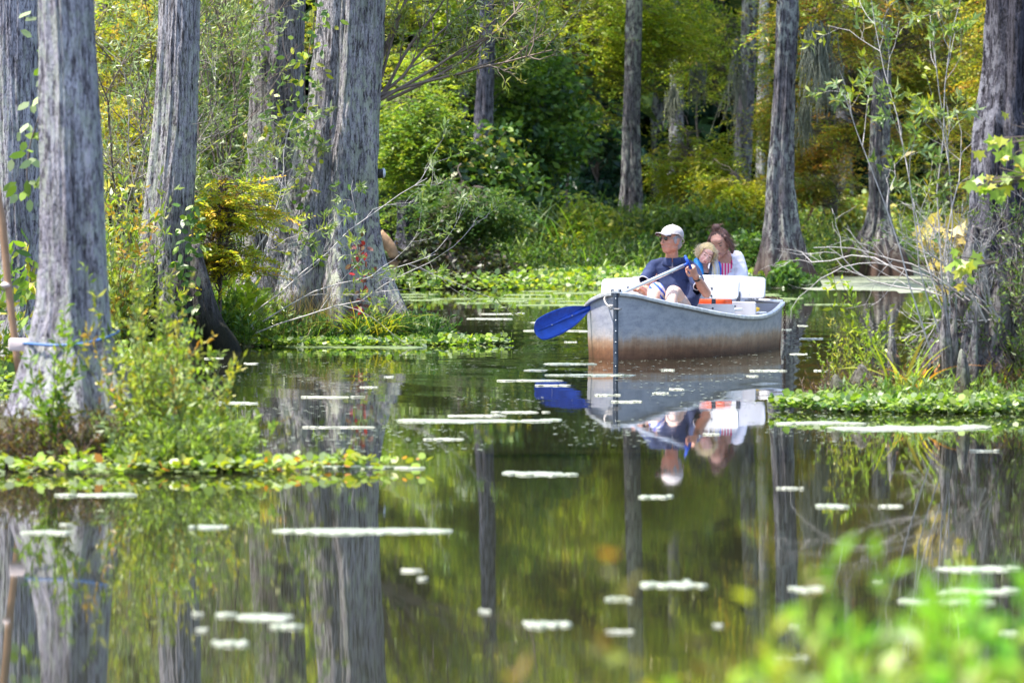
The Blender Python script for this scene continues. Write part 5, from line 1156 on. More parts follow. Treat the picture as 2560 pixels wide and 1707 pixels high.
K = len(pp_); R2 = 2 * (W + 1); f = []
for k in range(K - 1):
    for j in range(W): 
        a = k * R2 + j; f.append([a, a + 1, a + 1 + R2, a + R2]); b_ = a + W + 1; f.append([b_, b_ + R2, b_ + 1 + R2, b_ + 1])
    a = k * R2; f.append([a, a + R2, a + R2 + W + 1, a + W + 1]); a = k * R2 + W; f.append([a, a + W + 1, a + R2 + W + 1, a + R2])
for k in (0, K - 1):
    for j in range(W): a = k * R2 + j; f.append([a, a + 1, a + 1 + W + 1, a + W + 1])
mb.add(np.array(v), f); bl = mb.build('blade', PB, e)
mb = MB(); tube_mb(mb, np.array([nk - ax * .10, nk, nk + ax * .22, nk + ax * Ln * .93]) , [.021, .021, .014, .006], 10); mb.build('blade_rib', PB, bl)
for k in (.20, .42):
    mb = MB(); c = nk + ax * k + nn * -.012 * 0; 
    for sg in (1, -1): ellipsoid(mb, c + nn * .016 * sg, (.008, .008, .005), seg=8, rings=6)
    mb.build('rivet', ALU, bl)
gd = nrm(V(-.42, 0, .88)); gp = P(1721, 658, 42.92); mb = MB(); tube_mb(mb, [s0 - ax * -.005, gp], .012, 10); tube_mb(mb, [gp - gd * .055, gp + gd * .065], [.014, .013], 10); ellipsoid(mb, gp + gd * .065, (.014,) * 3, seg=10, rings=7); mb.build('grip', PB, e)
# ------------------------------------------------------------------ people
def mkmat_skin(name, c): return simple(name, c, .5, noise=.10, scale=45, bump=.0012, bscale=220, sss=.12)
def frame(f, u):
    "rows: right (of the viewer when the face looks at him), forward, up"
    f = nrm(np.array(f, float)); r = nrm(np.cross(f, np.array(u, float))); u2 = np.cross(r, f); return np.array([r, f, u2])
def head_mb(mb, c, A, s, nose=1.0, jaw=1.0, child=False):
    "c centre of the skull, A frame (rows right, forward, up), s scale 1 = adult"
    r, f, u = A; p = lambda x, y, z: c + (r * x + f * y + u * z) * s
    E = lambda q, rad: ellipsoid(mb, p(*q), tuple(k * s for k in rad), A, seg=20, rings=14)
    E((0, -.018, .030), (.076, .096, .084)); E((0, .012, -.005), (.068, .080, .088))
    if child: E((0, .018, -.045), (.058, .062, .052)); E((.034, .045, -.035), (.028, .03, .028)); E((-.034, .045, -.035), (.028, .03, .028))
    else: E((0, .022, -.055), (.056, .064, .054)); E((0, .048, -.088), (.030 * jaw, .030, .022)); E((.036, .045, -.022), (.024, .028, .024)); E((-.036, .045, -.022), (.024, .028, .024)); E((.05, -.005, -.06), (.018, .04, .03)); E((-.05, -.005, -.06), (.018, .04, .03))
    E((0, .068, .030), (.050, .020, .014)); E((0, .062, .055), (.05, .026, .03))
    tube_mb(mb, np.array([p(0, .084, .018), p(0, .098, -.006), p(0, .108 * (1 if not child else .97), -.026 * nose)]), np.array([.008, .0105, .0135]) * s * (1 if not child else .85), 10)
    E((0, .104 if not child else .098, -.028), (.0150, .014, .0115)); E((.012, .094, -.031), (.009, .011, .008)); E((-.012, .094, -.031), (.009, .011, .008))
    E((0, .086, -.052), (.022, .0105, .0052)); E((0, .086, -.0625), (.019, .0105, .0058)); E((0, .074, -.055), (.03, .016, .022))
    for k in (1, -1):
        E((.076 * k, -.012, -.008), (.010, .022, .033)); E((.080 * k, -.018, .006), (.009, .018, .016))
    return p
def hand_mb(mb, w, d, nrmv, s=1.0, curl=(1.2, 1.3, 1.35, 1.4), thumb_side=1, thumb_curl=.7, spread=.1):
    "wrist w, direction d to the knuckles, nrmv out of the back of the hand; fingers curl towards -nrmv"
    d = nrm(d); n_ = nrm(nrmv - d * np.dot(nrmv, d)); sd = np.cross(d, n_) * thumb_side
    k0 = w + d * .085 * s
    loft(mb, [(w - d * .01 * s, sd, n_, .026 * s, .019 * s), (w + d * .025 * s, sd, n_, .033 * s, .017 * s), (w + d * .06 * s, sd, n_, .040 * s, .016 * s), (k0, sd, n_, .040 * s, .014 * s)])
    ln = (.080, .088, .082, .064)
    for i in range(4):
        x = (.029 - i * .0195) * s; b_ = k0 + sd * x - d * .008 * s; dd = nrm(d + sd * spread * (1.5 - i) * .5); pts = [b_ - dd * .02 * s, b_]; a = 0
        for j, (fr, cu) in enumerate(((.45, .9), (.3, 1.1), (.25, .8))):
            a += curl[i] * cu; q = dd * math.cos(a) - n_ * math.sin(a); pts.append(pts[-1] + q * ln[i] * fr * s)
        r_ = [.0095, .0095, .0088, .0080, .0068]; limb(mb, [np.array(q) for q in pts], [k * s for k in r_], n=3)
    tb = w + d * .025 * s + sd * .028 * s; t1 = tb + (d * .5 + sd * .75 - n_ * .3) * .035 * s; t2 = t1 + nrm(d * .8 + sd * (.4 - thumb_curl) - n_ * .55) * .032 * s; t3 = t2 + nrm(d * .7 - sd * thumb_curl - n_ * .6) * .026 * s
    limb(mb, [tb, t1, t2, t3], [.013 * s, .0115 * s, .0105 * s, .009 * s], n=3)
def finish(name, mb, voxel, mats, parent, smooth=2, regions=None, wr=0.0, wsc=14):
    co, no, fs = remesh(mb, voxel, smooth)
    if wr: # cloth folds
        f1 = vnoise3(co * V(1, 1, .55) * wsc, 41); f2 = vnoise3(co * wsc * 2.3, 42)
        co = co + no * ((1 - np.abs(2 * f1 - 1) * 2)[:, None] * wr + (f2[:, None] - .5) * wr * .6)
    mi = None
    if regions:
        fc = np.array([co[q].mean(0) for q in fs]); mi = np.zeros(len(fs), int)
        for k, test in regions: mi[test(fc)] = k
    return mesh(name, co, fs, mats, parent, mi=mi)
def near(c, A, rad):
    A = np.asarray(A); c = np.asarray(c); rad = np.asarray(rad)
    return lambda q: (((q - c) @ A.T / rad) ** 2).sum(1) < 1
SKIN_M = mkmat_skin('tanned skin', (.58, .27, .185)); SKIN_L = mkmat_skin('leg skin', (.68, .46, .37)); SKIN_W = mkmat_skin('reddish skin', (.62, .31, .22)); SKIN_C = mkmat_skin('fair skin', (.76, .47, .39))
LIP = simple('lips', (.52, .22, .20), .45, noise=.05); LIPM = simple('thin lips', (.50, .23, .19), .5, noise=.05); CHEEK = simple('rosy cheek', (.74, .42, .37), .5, noise=.08, sss=.1)
BROWM = simple('brow hair', (.16, .11, .08), .8, noise=.2); EYEW = simple('eye white', (.6, .58, .56), .3, noise=.02); EYED = simple('eye iris', (.03, .025, .02), .2, noise=.05)

# ---- the man
navy, nt, o = mat('navy polo cloth'); L = nt.links.new
tc = N(nt, 'ShaderNodeTexCoord'); nz1 = N(nt, 'ShaderNodeTexNoise', Scale=9.0, Detail=4.0); L(tc.outputs['Object'], nz1.inputs[0])
rp = ramp(nt, nz1.outputs['Fac'], [(.3, (.008, .018, .070)), (.7, (.014, .030, .105))]); b = N(nt, 'ShaderNodeBsdfPrincipled', Roughness=.8); b.inputs['Sheen Weight'].default_value = .12; b.inputs['Sheen Roughness'].default_value = .5
b.inputs['Sheen Tint'].default_value = (.55, .6, .9, 1)
L(rp.outputs[0], b.inputs['Base Color']); wv = N(nt, 'ShaderNodeTexNoise', Scale=260.0); L(tc.outputs['Object'], wv.inputs[0]); bp = N(nt, 'ShaderNodeBump', Strength=.5, Distance=.001); L(wv.outputs['Fac'], bp.inputs['Height']); L(bp.outputs[0], b.inputs['Normal']); L(b.outputs[0], o.inputs[0]); NAVY = navy
KHAKI = simple('pale khaki cloth', (.50, .40, .36), .85, noise=.08); TEE = simple('light grey tee cloth', (.50, .50, .58), .85, noise=.05, scale=20)
CAPM = simple('faded cream cap cloth', (.52, .47, .47), .85, noise=.08, scale=16, bump=.002, bscale=70); UNDER = simple('dark brim underside', (.10, .07, .075), .9)  # visor underside gets a much darker colour than the cap
SHOE = simple('dark grey shoe', (.06, .055, .06), .7); GREYHAIR = simple('grey hair', (.36, .33, .34), .8, noise=.3, scale=120, bump=.004, bscale=200)
man = empty('person', bt(1.45, 0, .29), 'man in navy polo shirt and pale cap paddling, sunglasses on, looking left', 'person')
J = dict(neck=P(1680, 650, 43.45), chest=P(1681, 690, 43.47), belly=P(1684, 742, 43.42), pelv=P(1690, 785, 43.42),
         shl=P(1635, 668, 43.45), shr=P(1729, 672, 43.42), ell=P(1613, 734, 43.26), elr=P(1766, 733, 43.22), wrl=P(1601, 720, 42.90), wrr=P(1739, 690, 42.97),
         hpl=P(1664, 788, 43.38), hpr=P(1712, 788, 43.38), knl=P(1641, 728, 42.98), knr=P(1683, 730, 42.95), anl=P(1612, 812, 42.70), anr=P(1672, 812, 42.62))
HC = P(1676, 601, 43.40)
HA = frame((-.72, -.70, .03), (.02, 0, 1))
mb = MB(); hp = head_mb(mb, HC, HA, 1.06, jaw=1.15)
limb(mb, [HC - V(-.01, -.02, .02), J['neck'] + V(0, 0, .01), J['neck'] - V(0, 0, .06)], [.056, .060, .068])
loft(mb, [(J['neck'] + V(0, 0, .00), V(1, 0, 0), V(0, 1, 0), .06, .055), (J['neck'] - V(0, 0, .06), V(1, 0, 0), V(0, 1, 0), .135, .07), (J['chest'], V(1, 0, 0), V(0, 1, 0), .16, .10), (J['belly'], V(1, 0, 0), V(0, 1, 0), .15, .10), (J['pelv'], V(1, 0, 0), V(0, 1, 0), .15, .10)])
limb(mb, [J['shl'] + V(.02, 0, -.02), J['ell'], J['wrl']], [.044, .047, .030]); limb(mb, [J['shr'] + V(-.02, 0, -.02), J['elr'], J['wrr']], [.042, .041, .028])
limb(mb, [J['ell'] * .6 + J['wrl'] * .4, J['ell'] * .3 + J['wrl'] * .7], [.042, .034]); limb(mb, [J['elr'], J['elr'] * .55 + J['wrr'] * .45, J['wrr']], [.044, .043, .029])
limb(mb, [J['hpl'], J['knl'], J['anl']], [.082, .060, .040]); limb(mb, [J['hpr'], J['knr'], J['anr']], [.082, .062, .040])
limb(mb, [J['knl'] * .65 + J['anl'] * .35, J['knl'] * .3 + J['anl'] * .7], [.058, .046]); limb(mb, [J['knr'] * .65 + J['anr'] * .35, J['knr'] * .3 + J['anr'] * .7], [.060, .048])
hand_mb(mb, J['wrl'], P(1577, 707, 42.68) - J['wrl'], V(.15, -.75, .75), 1.05, (1.25, 1.3, 1.3, 1.3), thumb_side=1)
hand_mb(mb, J['wrr'], P(1725, 658, 42.90) - J['wrr'], V(.45, -.85, .15), 1.05, (1.0, 1.15, 1.2, 1.25), thumb_side=-1, thumb_curl=.6)
lowleg = lambda q: q[:, 2] < J['knr'][2] + .075
finish('body', mb, .0062, [SKIN_M, LIPM, SKIN_L], man, 2, [(2, lambda q: (q[:, 2] < J['knr'][2] + .08) & (q[:, 1] < 43.25) & (q[:, 0] > P(1600, 0, 43)[0]) & (q[:, 0] < P(1722, 0, 43)[0]) & ((q[:, 0] > P(1618, 0, 43)[0]) | (q[:, 2] < .30))), (1, near(hp(0, .094, -.056), HA, (.019, .012, .0060)))])
# hair and ear side
mb = MB(); ellipsoid(mb, hp(0, -.026, .022), (.0865, .098, .088), HA, seg=24, rings=16); ellipsoid(mb, hp(0, -.062, -.03), (.066, .056, .060), HA, seg=20, rings=12)
for k in (1, -1): ellipsoid(mb, hp(.074 * k, .012, -.002), (.010, .016, .034), HA)
co, no, fs = remesh(mb, .006, 1); loc = (co - HC) @ HA.T / 1.06
keep = ~(((loc[:, 1] > .035) ) | ((loc[:, 1] > .0) & (loc[:, 2] < -.035)))
co2 = co + no * (vnoise3(co * 160, 3)[:, None] - .5) * .006
fs2 = [q for q in fs if keep[q].all()]; mesh('hair', co2, fs2, GREYHAIR, man)
# cap
mb = MB(); ellipsoid(mb, hp(0, -.022, .050), (.095, .114, .088), HA, seg=32, rings=20)
co, no, fs = remesh(mb, .006, 1); loc = (co - HC) @ HA.T / 1.06; lim = .052 + np.clip(-loc[:, 1], 0, .2) * -.60
co2 = co + no * ((1 - np.abs(2 * vnoise3(co * 26, 8) - 1) * 2)[:, None]) * .0022
fs2 = [q for q in fs if (loc[q][:, 2] > lim[q]).all()]
cap = mesh('cap', co2, fs2, CAPM, man)
ring = []
for a in np.linspace(0, 2 * np.pi, 48, endpoint=False):
    x, y = .0945 * math.sin(a), -.020 + .114 * math.cos(a); ring.append(hp(x, y, .058 + min(0, y) * .60))
mb = MB(); tube_mb(mb, np.array(ring), .0042, 7, closed=True); mb.build('cap_band', CAPM, cap)
mb = MB(); v = []; nB = 17
for layer in (0, 1):
    for i in range(nB):
        a = -1 + 2 * i / (nB - 1); bx0, by0 = .082 * math.sin(a * 1.15), .060 + .034 * math.cos(a * 1.15) - .010
        for j in range(6):
            t = j / 5; w_ = math.sqrt(max(1 - a * a, 0)); x = bx0 * (1 - .12 * t); y = by0 + .080 * t * w_ ** .7; z = .066 - .002 * t - .034 * a * a * (.45 + .55 * t) + (-.004 if layer else 0)
            v.append(hp(x, y, z))
L6 = nB * 6; f = []; fi = []
for i in range(nB - 1):
    for j in range(5):
        q = i * 6 + j; f.append([q, q + 1, q + 7, q + 6]); fi.append(0); f.append([L6 + q, L6 + q + 6, L6 + q + 7, L6 + q + 1]); fi.append(1)
    q = i * 6 + 5; f.append([q, L6 + q, L6 + q + 6, q + 6]); fi.append(0)
mesh('visor', np.array(v), f, [CAPM, UNDER], cap, mi=fi)
mb = MB(); ellipsoid(mb, hp(0, -.022, .139), (.007, .007, .004), HA, seg=10, rings=6); mb.build('cap_button', CAPM, cap)
# sunglasses
LENS = simple('dark brown lens', (.02, .012, .010), .08, noise=.1, spec=.8); WIRE = simple('thin metal frame', (.4, .36, .33), .3, metal=.8)
mb = MB(); gl = None
for k in (1, -1):
    c = hp(.031 * k, .090, .012); nr = nrm(HA[1] + HA[0] * .22 * k); A_ = np.array([nrm(np.cross(nr, HA[2])), nr, HA[2]]); mbl = MB(); ellipsoid(mbl, c, (.0225, .0035, .0150), A_, seg=20, rings=10)
    if gl is None: gl = mbl.build('sunglasses', LENS, man)
    else: mbl.build('lens', LENS, gl)
    tube_mb(mb, np.array([hp(.053 * k, .083, .016), hp(.071 * k, .06, .015), hp(.080 * k, .0, .010), hp(.082 * k, -.02, .0)]), .0016, 5)
tube_mb(mb, np.array([hp(-.010, .094, .017), hp(0, .100, .019), hp(.010, .094, .017)]), .0018, 5); mb.build('glasses_frame', WIRE, gl)
# polo shirt with sleeves, collar, placket
mb = MB(); X1, Y1 = V(1, 0, 0), V(0, 1, 0)
nk_ = J['neck']
loft(mb, [(nk_ - V(0, 0, .012), X1, Y1, .080, .075), (nk_ - V(0, 0, .035), X1, Y1, .13, .09), (nk_ - V(0, 0, .07), X1, Y1, .175, .105), (J['chest'], X1, Y1, .190, .128), (J['chest'] * .5 + J['belly'] * .5, X1, Y1, .182, .135), (J['belly'], X1, Y1, .182, .142), (J['pelv'] + V(0, 0, .02), X1, Y1, .19, .14), (J['pelv'] - V(0, 0, .05), X1, Y1, .185, .13)])
sl = P(1612, 702, 43.33); sr = P(1748, 713, 43.28)
limb(mb, [nk_ + V(-.10, .01, -.035), J['shl'], sl * .5 + J['shl'] * .5, sl], [.055, .060, .060, .056]); limb(mb, [nk_ + V(.10, .01, -.035), J['shr'], sr * .5 + J['shr'] * .5, sr], [.055, .062, .062, .057])
limb(mb, [P(1742, 700, 43.38), P(1728, 752, 43.34)], [.06, .07])
co, no, fs = remesh(mb, .0075, 3)
f1 = vnoise3((co + co[:, [2, 0, 1]] * .4) * V(9, 9, 15), 41); f2 = vnoise3(co * 26, 42); co = co + no * ((1 - np.abs(2 * f1 - 1) * 2.2)[:, None] * .0085 + (f2[:, None] - .5) * .006)
dl = nrm(sl - J['shl']); dr = nrm(sr - J['shr'])
tc_ = J['belly']; outt = ((co[:, 0] - tc_[0]) / .206) ** 2 + ((co[:, 1] - tc_[1]) / .155) ** 2 > 1
cut = outt & ((((co - sl) @ dl > .010) & (np.linalg.norm((co - sl) - np.outer((co - sl) @ dl, dl), axis=1) < .074) & (np.linalg.norm(co - sl, axis=1) < .11)) | (((co - sr) @ dr > .010) & (np.linalg.norm((co - sr) - np.outer((co - sr) @ dr, dr), axis=1) < .074) & (np.linalg.norm(co - sr, axis=1) < .11)))
rl = co - nk_; cut |= (rl[:, 1] < -.02) & (np.abs(rl[:, 0] + .004) < .050 * np.clip(1 + (rl[:, 2] + .012) / .085, 0, 1.2)) & (rl[:, 2] > -.10)
fs2 = [q for q in fs if not cut[q].any()]
shirt = mesh('shirt', co, fs2, NAVY, man)
TRIM = simple('pale cuff trim', (.52, .54, .62), .8)
for c_, d_ in ((sl, dl), (sr, dr)):
    a = np.linspace(0, 2 * np.pi, 22, endpoint=False); A_ = nrm(np.cross(d_, V(0, 1, .1))); B2 = np.cross(d_, A_)
    mb = MB(); tube_mb(mb, c_ + d_ * .004 + np.outer(np.cos(a), A_) * .0572 + np.outer(np.sin(a), B2) * .0572, .0050, 6, closed=True); mb.build('cuff', TRIM, shirt)
mb = MB()   # collar: a folded band open at the front
for k in (1, -1):
    v = []; n_ = 12
    for i in range(n_):
        a = math.pi * (.02 + .98 * i / (n_ - 1)); x = .070 * math.sin(a) * k; y = -.066 * math.cos(a) * -1 * -1
        for (ro, z) in ((1.0, .034 - .016 * (1 - i / n_)), (1.10, .030 - .016 * (1 - i / n_)), (1.36 + .18 * (1 - i / n_), -.022 - .036 * (1 - i / n_) ** 2), (1.28 + .18 * (1 - i / n_), -.026 - .036 * (1 - i / n_) ** 2)):
            v.append(nk_ + V(x * ro, -(.066 * math.cos(a)) * ro - .004 - .014 * (ro - 1) * 4 * (1 - i / n_), z))
    f = [[i * 4 + j, i * 4 + (j + 1) % 4, (i + 1) * 4 + (j + 1) % 4, (i + 1) * 4 + j] for i in range(n_ - 1) for j in range(4)] + [[0, 1, 2, 3]]
    mb.add(np.array(v), f)
mb.build('collar', NAVY, shirt)
mb = MB(); loft(mb, [(nk_ - V(0, .005, .022), X1, Y1, .066, .062), (nk_ - V(0, .01, .045), X1, Y1, .10, .078), (nk_ - V(0, .0, .12), X1, Y1, .13, .085)]); mb.build('undershirt', TEE, man)
for z in (.112,):
    mb = MB(); ellipsoid(mb, nk_ + V(.0, -.126, -z), (.0058, .004, .0058), seg=10, rings=6); mb.build('button', WHITE, shirt)
mb = MB(); pc = J['chest'] + V(.085, -.128, -.03); tube_mb(mb, [pc + V(-.045, 0, 0), pc + V(0, -.004, .0), pc + V(.045, .012, 0)], .0035, 5); mb.build('pocket_hem', NAVY, shirt)
# shorts
mb = MB(); hl = J['knl'] * .80 + J['hpl'] * .2; hr = J['knr'] * .55 + J['hpr'] * .45
limb(mb, [J['hpl'], J['knl'] * .55 + J['hpl'] * .45, J['knl'] + V(0, -.005, .006)], [.095, .085, .074]); limb(mb, [J['hpr'], hr], [.098, .088]); ellipsoid(mb, J['pelv'], (.17, .12, .10))
ellipsoid(mb, J['knl'] + V(-.010, -.028, -.03), (.072, .058, .07))
KB = simple('patterned shorts, blue stripe', (.02, .09, .55), .8)
def stripe(q): 
    l = q - J['knl']; return (l[:, 1] < .10) & (l[:, 0] < .09) & (np.abs(((l[:, 2] + .35 * l[:, 0] ** 2 * 8 + l[:, 0] * .9 + .10) % .062) - .031) < .0135) & (l[:, 2] > -.09) & (l[:, 0] > -.085) & ((l[:, 0] > .00) | (l[:, 2] > .022))
finish('shorts', mb, .0075, [simple('white-grey shorts cloth', (.55, .54, .60), .85, noise=.06), KB, KHAKI], man, 3, [(2, lambda q: q[:, 0] > P(1665, 0, 43)[0]), (1, stripe)], wr=.004, wsc=12)
# wrist watch
dw = nrm(J['wrr'] - J['elr']); wc = J['wrr'] - dw * .035; A_ = nrm(np.cross(dw, V(0, 1, 0))); B2 = np.cross(dw, A_); a = np.linspace(0, 2 * np.pi, 20, endpoint=False)
v = []; 
for off in (-.011, .011):
    for ro in (.031, .037): v += [wc + dw * off + A_ * math.cos(t) * ro + B2 * math.sin(t) * ro for t in a]
f = []
for i in range(20):
    j = (i + 1) % 20; f += [[i, j, 20 + j, 20 + i], [40 + i, 60 + i, 60 + j, 40 + j], [20 + i, 20 + j, 60 + j, 60 + i], [i, 40 + i, 40 + j, j]]
wt = mesh('watch', np.array(v), f, BLACK, man); mb = MB(); ellipsoid(mb, wc + V(.026, -.026, .006), (.016, .016, .016), seg=12, rings=8); mb.build('watch_face', simple('steel watch case', (.6, .62, .6), .25, metal=.8), wt)
for nm, q in (('shoe', P(1663, 775, 42.62)), ('shoe', J['anl'] + V(0, -.07, -.05)), ('shoe', J['anr'] + V(0.03, -.07, -.05))):
    mb = MB(); 
    if q[2] > .3: limb(mb, [q + V(.0, .08, -.10), q + V(0, .02, 0), q], [.036, .042, .034])
    else: limb(mb, [q + V(0, .08, 0), q + V(0, -.06, -.01), q + V(0, -.10, -.01)], [.042, .045, .036])
    mb.build('shoe', SHOE, man)

# ---- the woman
JACK = simple('white jacket cloth', (.72, .69, .76), .8, noise=.03, scale=10); HAIRB = simple('brown hair', (.10, .045, .035), .5, noise=.35, scale=60, bump=.004, bscale=150)
wm, nt, o = mat('pink striped cloth'); L = nt.links.new; tc = N(nt, 'ShaderNodeTexCoord'); wv = N(nt, 'ShaderNodeTexWave', Scale=11.0, Distortion=.6); L(tc.outputs['Object'], wv.inputs[0])
rp = ramp(nt, wv.outputs['Fac'], [(.60, (.80, .05, .20)), (.72, (.82, .62, .68))]); b = N(nt, 'ShaderNodeBsdfPrincipled', Roughness=.8); L(rp.outputs[0], b.inputs[0]); L(b.outputs[0], o.inputs[0]); PINK = wm
wom = empty('person', bt(2.95, .05, .34), 'woman in white jacket and pink striped top, brown hair tied up, bowed over the child', 'person')
WH = P(1799, 607, 44.95); WA = frame((-.28, -.84, -.55), (-.30, -.5, 1)); d = 45.1
W_ = dict(neck=P(1812, 632, 45.12), chest=P(1815, 695, 45.15), pelv=P(1812, 780, 45.1), shl=P(1786, 655, 45.1), shr=P(1843, 648, 45.12), elr=P(1851, 694, 45.0), wrr=P(1805, 735, 44.75), ell=P(1778, 722, 44.9), wrl=P(1790, 745, 44.7))
mb = MB(); wp = head_mb(mb, WH, WA, 1.08)
limb(mb, [WH - V(0, -.03, .02), W_['neck'], W_['neck'] - V(0, 0, .06)], [.05, .05, .06])
loft(mb, [(W_['neck'], X1, Y1, .05, .05), (W_['neck'] - V(0, 0, .05), X1, Y1, .14, .08), (W_['chest'], X1, Y1, .16, .11), (W_['pelv'], X1, Y1, .17, .12)])
limb(mb, [W_['shr'], W_['elr'], W_['wrr']], [.045, .038, .025]); limb(mb, [W_['shl'], W_['ell'], W_['wrl']], [.045, .038, .025])
hand_mb(mb, W_['wrr'], V(-1, -.2, .1), V(0, -1, .2), .9, (.5, .55, .6, .6)); hand_mb(mb, W_['wrl'], V(1, -.3, -.1), V(0, -1, .2), .9, (.5, .55, .6, .6), thumb_side=-1)
k_ = WA
finish('body', mb, .0065, [SKIN_W, LIP, BROWM], wom, 2, [(1, near(wp(0, .094, -.057), WA, (.024, .016, .010))), (2, lambda q: near(wp(.031, .080, .040), WA, (.021, .03, .0045))(q) | near(wp(-.031, .080, .040), WA, (.021, .03, .0045))(q))])
for k in (1, -1):
    mb = MB(); ellipsoid(mb, wp(.031 * k, .080, .016), (.0150, .010, .0042), WA, seg=12, rings=8); mb.build('eyelid', BROWM, wom)
mb = MB(); ellipsoid(mb, wp(0, -.030, .036), (.089, .100, .092), WA, seg=24, rings=16); ellipsoid(mb, wp(0, -.065, -.03), (.078, .05, .075), WA)
ellipsoid(mb, wp(.005, -.035, .135), (.040, .040, .036), WA); ellipsoid(mb, wp(.03, -.04, .115), (.026, .028, .026), WA)
for k in (1, -1): limb(mb, [wp(.070 * k, .012, .055), wp(.088 * k, -.004, .0), wp(.098 * k, -.01, -.06), wp(.082 * k, -.015, -.125)], [.022, .022, .026, .012])
co, no, fs = remesh(mb, .0065, 1); loc = (co - WH) @ WA.T / .99; keep = ~((loc[:, 1] > .030) & (np.abs(loc[:, 0]) < .064) & (loc[:, 2] < .066))
co2 = co + no * (vnoise3(co * V(90, 90, 30), 3)[:, None] - .5) * .010
hw = mesh('hair', co2, [q for q in fs if keep[q].all()], HAIRB, wom)
def strands(starts, dirs, ln, r, K, rng, wob, up, m_, parent, curl=0.0, name='hair_strands'):
    Pn = grow(starts, dirs, ln, K, rng, wob, up)
    if curl:
        ph = rng.random(len(Pn)) * 6.28; t = np.arange(K)[None] * 1.15 + ph[:, None]; Pn = Pn + np.stack([np.cos(t), np.sin(t * 1.0) * .6, np.sin(t)], -1) * curl
    v, f = tubes(Pn, taper(len(Pn), K, r, r * .4), 4); o_ = mesh(name, v, f, m_, parent); o_['kind'] = 'stuff'; return o_
rng = np.random.default_rng(5); n = 420; a = rng.random(n) * 6.283; zz = rng.random(n)
st_ = np.array([wp(.088 * math.cos(t) * math.sqrt(1 - (.9 * q) ** 2), -.03 + .095 * math.sin(t) * math.sqrt(1 - (.9 * q) ** 2), .03 + .088 * q * .95) for t, q in zip(a, zz)])
lc = (st_ - WH) @ WA.T; ok = ~((lc[:, 1] > .035) & (lc[:, 2] < .085)); st_ = st_[ok]; tp = wp(.005, -.035, .12)
strands(st_, nrm(tp - st_), .085, .0016, 7, rng, .10, .0, simple('brown hair strands', (.20, .10, .075), .45, noise=.4, scale=80), hw)
n = 170; k = rng.choice([-1, 1], n); st_ = np.array([wp(.084 * s + rng.normal() * .006, -.01 + rng.normal() * .03, .03 + rng.random() * .04) for s in k])
strands(st_, nrm(np.outer(k, WA[0]) * .25 - WA[2] + rng.normal(size=(n, 3)) * .15), .10 + .07 * rng.random(n), .0016, 8, rng, .12, -.06, bpy.data.materials['brown hair strands'], hw)
n = 90; st_ = np.array([wp(.005 + rng.normal() * .03, -.035 + rng.normal() * .03, .135 + rng.normal() * .012) for _ in range(n)])
strands(st_, rand_dirs(n, rng, .2), .05, .0015, 8, rng, .5, -.05, bpy.data.materials['brown hair strands'], hw)
mb = MB(); loft(mb, [(W_['neck'] - V(0, -.02, .005), X1, Y1, .062, .05), (W_['neck'] - V(0, 0, .045), X1, Y1, .155, .09), (W_['chest'], X1, Y1, .18, .125), (W_['pelv'], X1, Y1, .19, .14)])
limb(mb, [W_['neck'] + V(.07, .01, -.04), W_['shr'], W_['elr'], W_['wrr'] + V(.03, 0, 0)], [.055, .066, .060, .045]); limb(mb, [W_['neck'] + V(-.06, .01, -.04), W_['shl'], W_['ell'], W_['wrl']], [.055, .06, .055, .045])
co, no, fs = remesh(mb, .008, 3); f1 = vnoise3(co * V(11, 11, 19), 41); co = co + no * ((1 - np.abs(2 * f1 - 1) * 2.2)[:, None] * .010)
nk2 = W_['neck']; fc = np.array([co[q].mean(0) for q in fs]); rel = fc - nk2
vcut = (rel[:, 1] < .0) & (np.abs(rel[:, 0] + .004) < .062 + .20 * np.clip(-rel[:, 2] - .02, 0, .1) - .62 * np.clip(-rel[:, 2] - .12, 0, 1)) & (rel[:, 2] > -.215)
jk = mesh('jacket', co, [q for q, c_ in zip(fs, vcut) if not c_], JACK, wom)
mb = MB(); loft(mb, [(nk2 - V(0, -.0, .090), X1, Y1, .09, .075), (nk2 - V(0, 0, .12), X1, Y1, .15, .098), (W_['chest'] - V(0, 0, .02), X1, Y1, .166, .119), (W_['pelv'], X1, Y1, .17, .125)])
for k in (1, -1): limb(mb, [nk2 + V(.075 * k, .0, -.015), nk2 + V(.066 * k, -.075, -.09)], [.014, .014])
mb.build('striped_top', PINK, wom)
# bent legs behind the backrest
mb = MB()
for k in (1, -1): limb(mb, [W_['pelv'] + V(.08 * k, 0, 0), bt(2.75, .05 + .1 * k, .36), bt(2.72, .05 + .1 * k, .12)], [.08, .062, .045])
mb.build('trousers', simple('blue denim', (.08, .13, .25), .85), wom)

# ---- the child
VEST = simple('bright blue vest nylon', (.01, .26, .70), .5, noise=.05, scale=12); BLOND = simple('blond curls', (.62, .44, .20), .55, noise=.25, scale=70)
NAVY2 = simple('black shirt cloth', (.012, .014, .03), .8); 
ch = empty('person', bt(2.9, -.2, .34), 'small curly blond child in bright blue life vest leaning on the woman', 'person')
CH = P(1765, 638, 44.66); CA = frame((.10, -.96, -.22), (.46, -.18, 1)); CS = .86
mb = MB(); cp = head_mb(mb, CH, CA, CS, nose=.7, child=True)
cn = P(1760, 668, 44.75); limb(mb, [CH - V(0, -.02, .03), cn, cn - V(0, 0, .05)], [.038, .036, .045])
loft(mb, [(cn - V(0, 0, .01), X1, Y1, .04, .04), (cn - V(0, 0, .05), X1, Y1, .10, .06), (cn - V(0, 0, .2), X1, Y1, .11, .075), (P(1765, 770, 44.85), X1, Y1, .115, .08)])
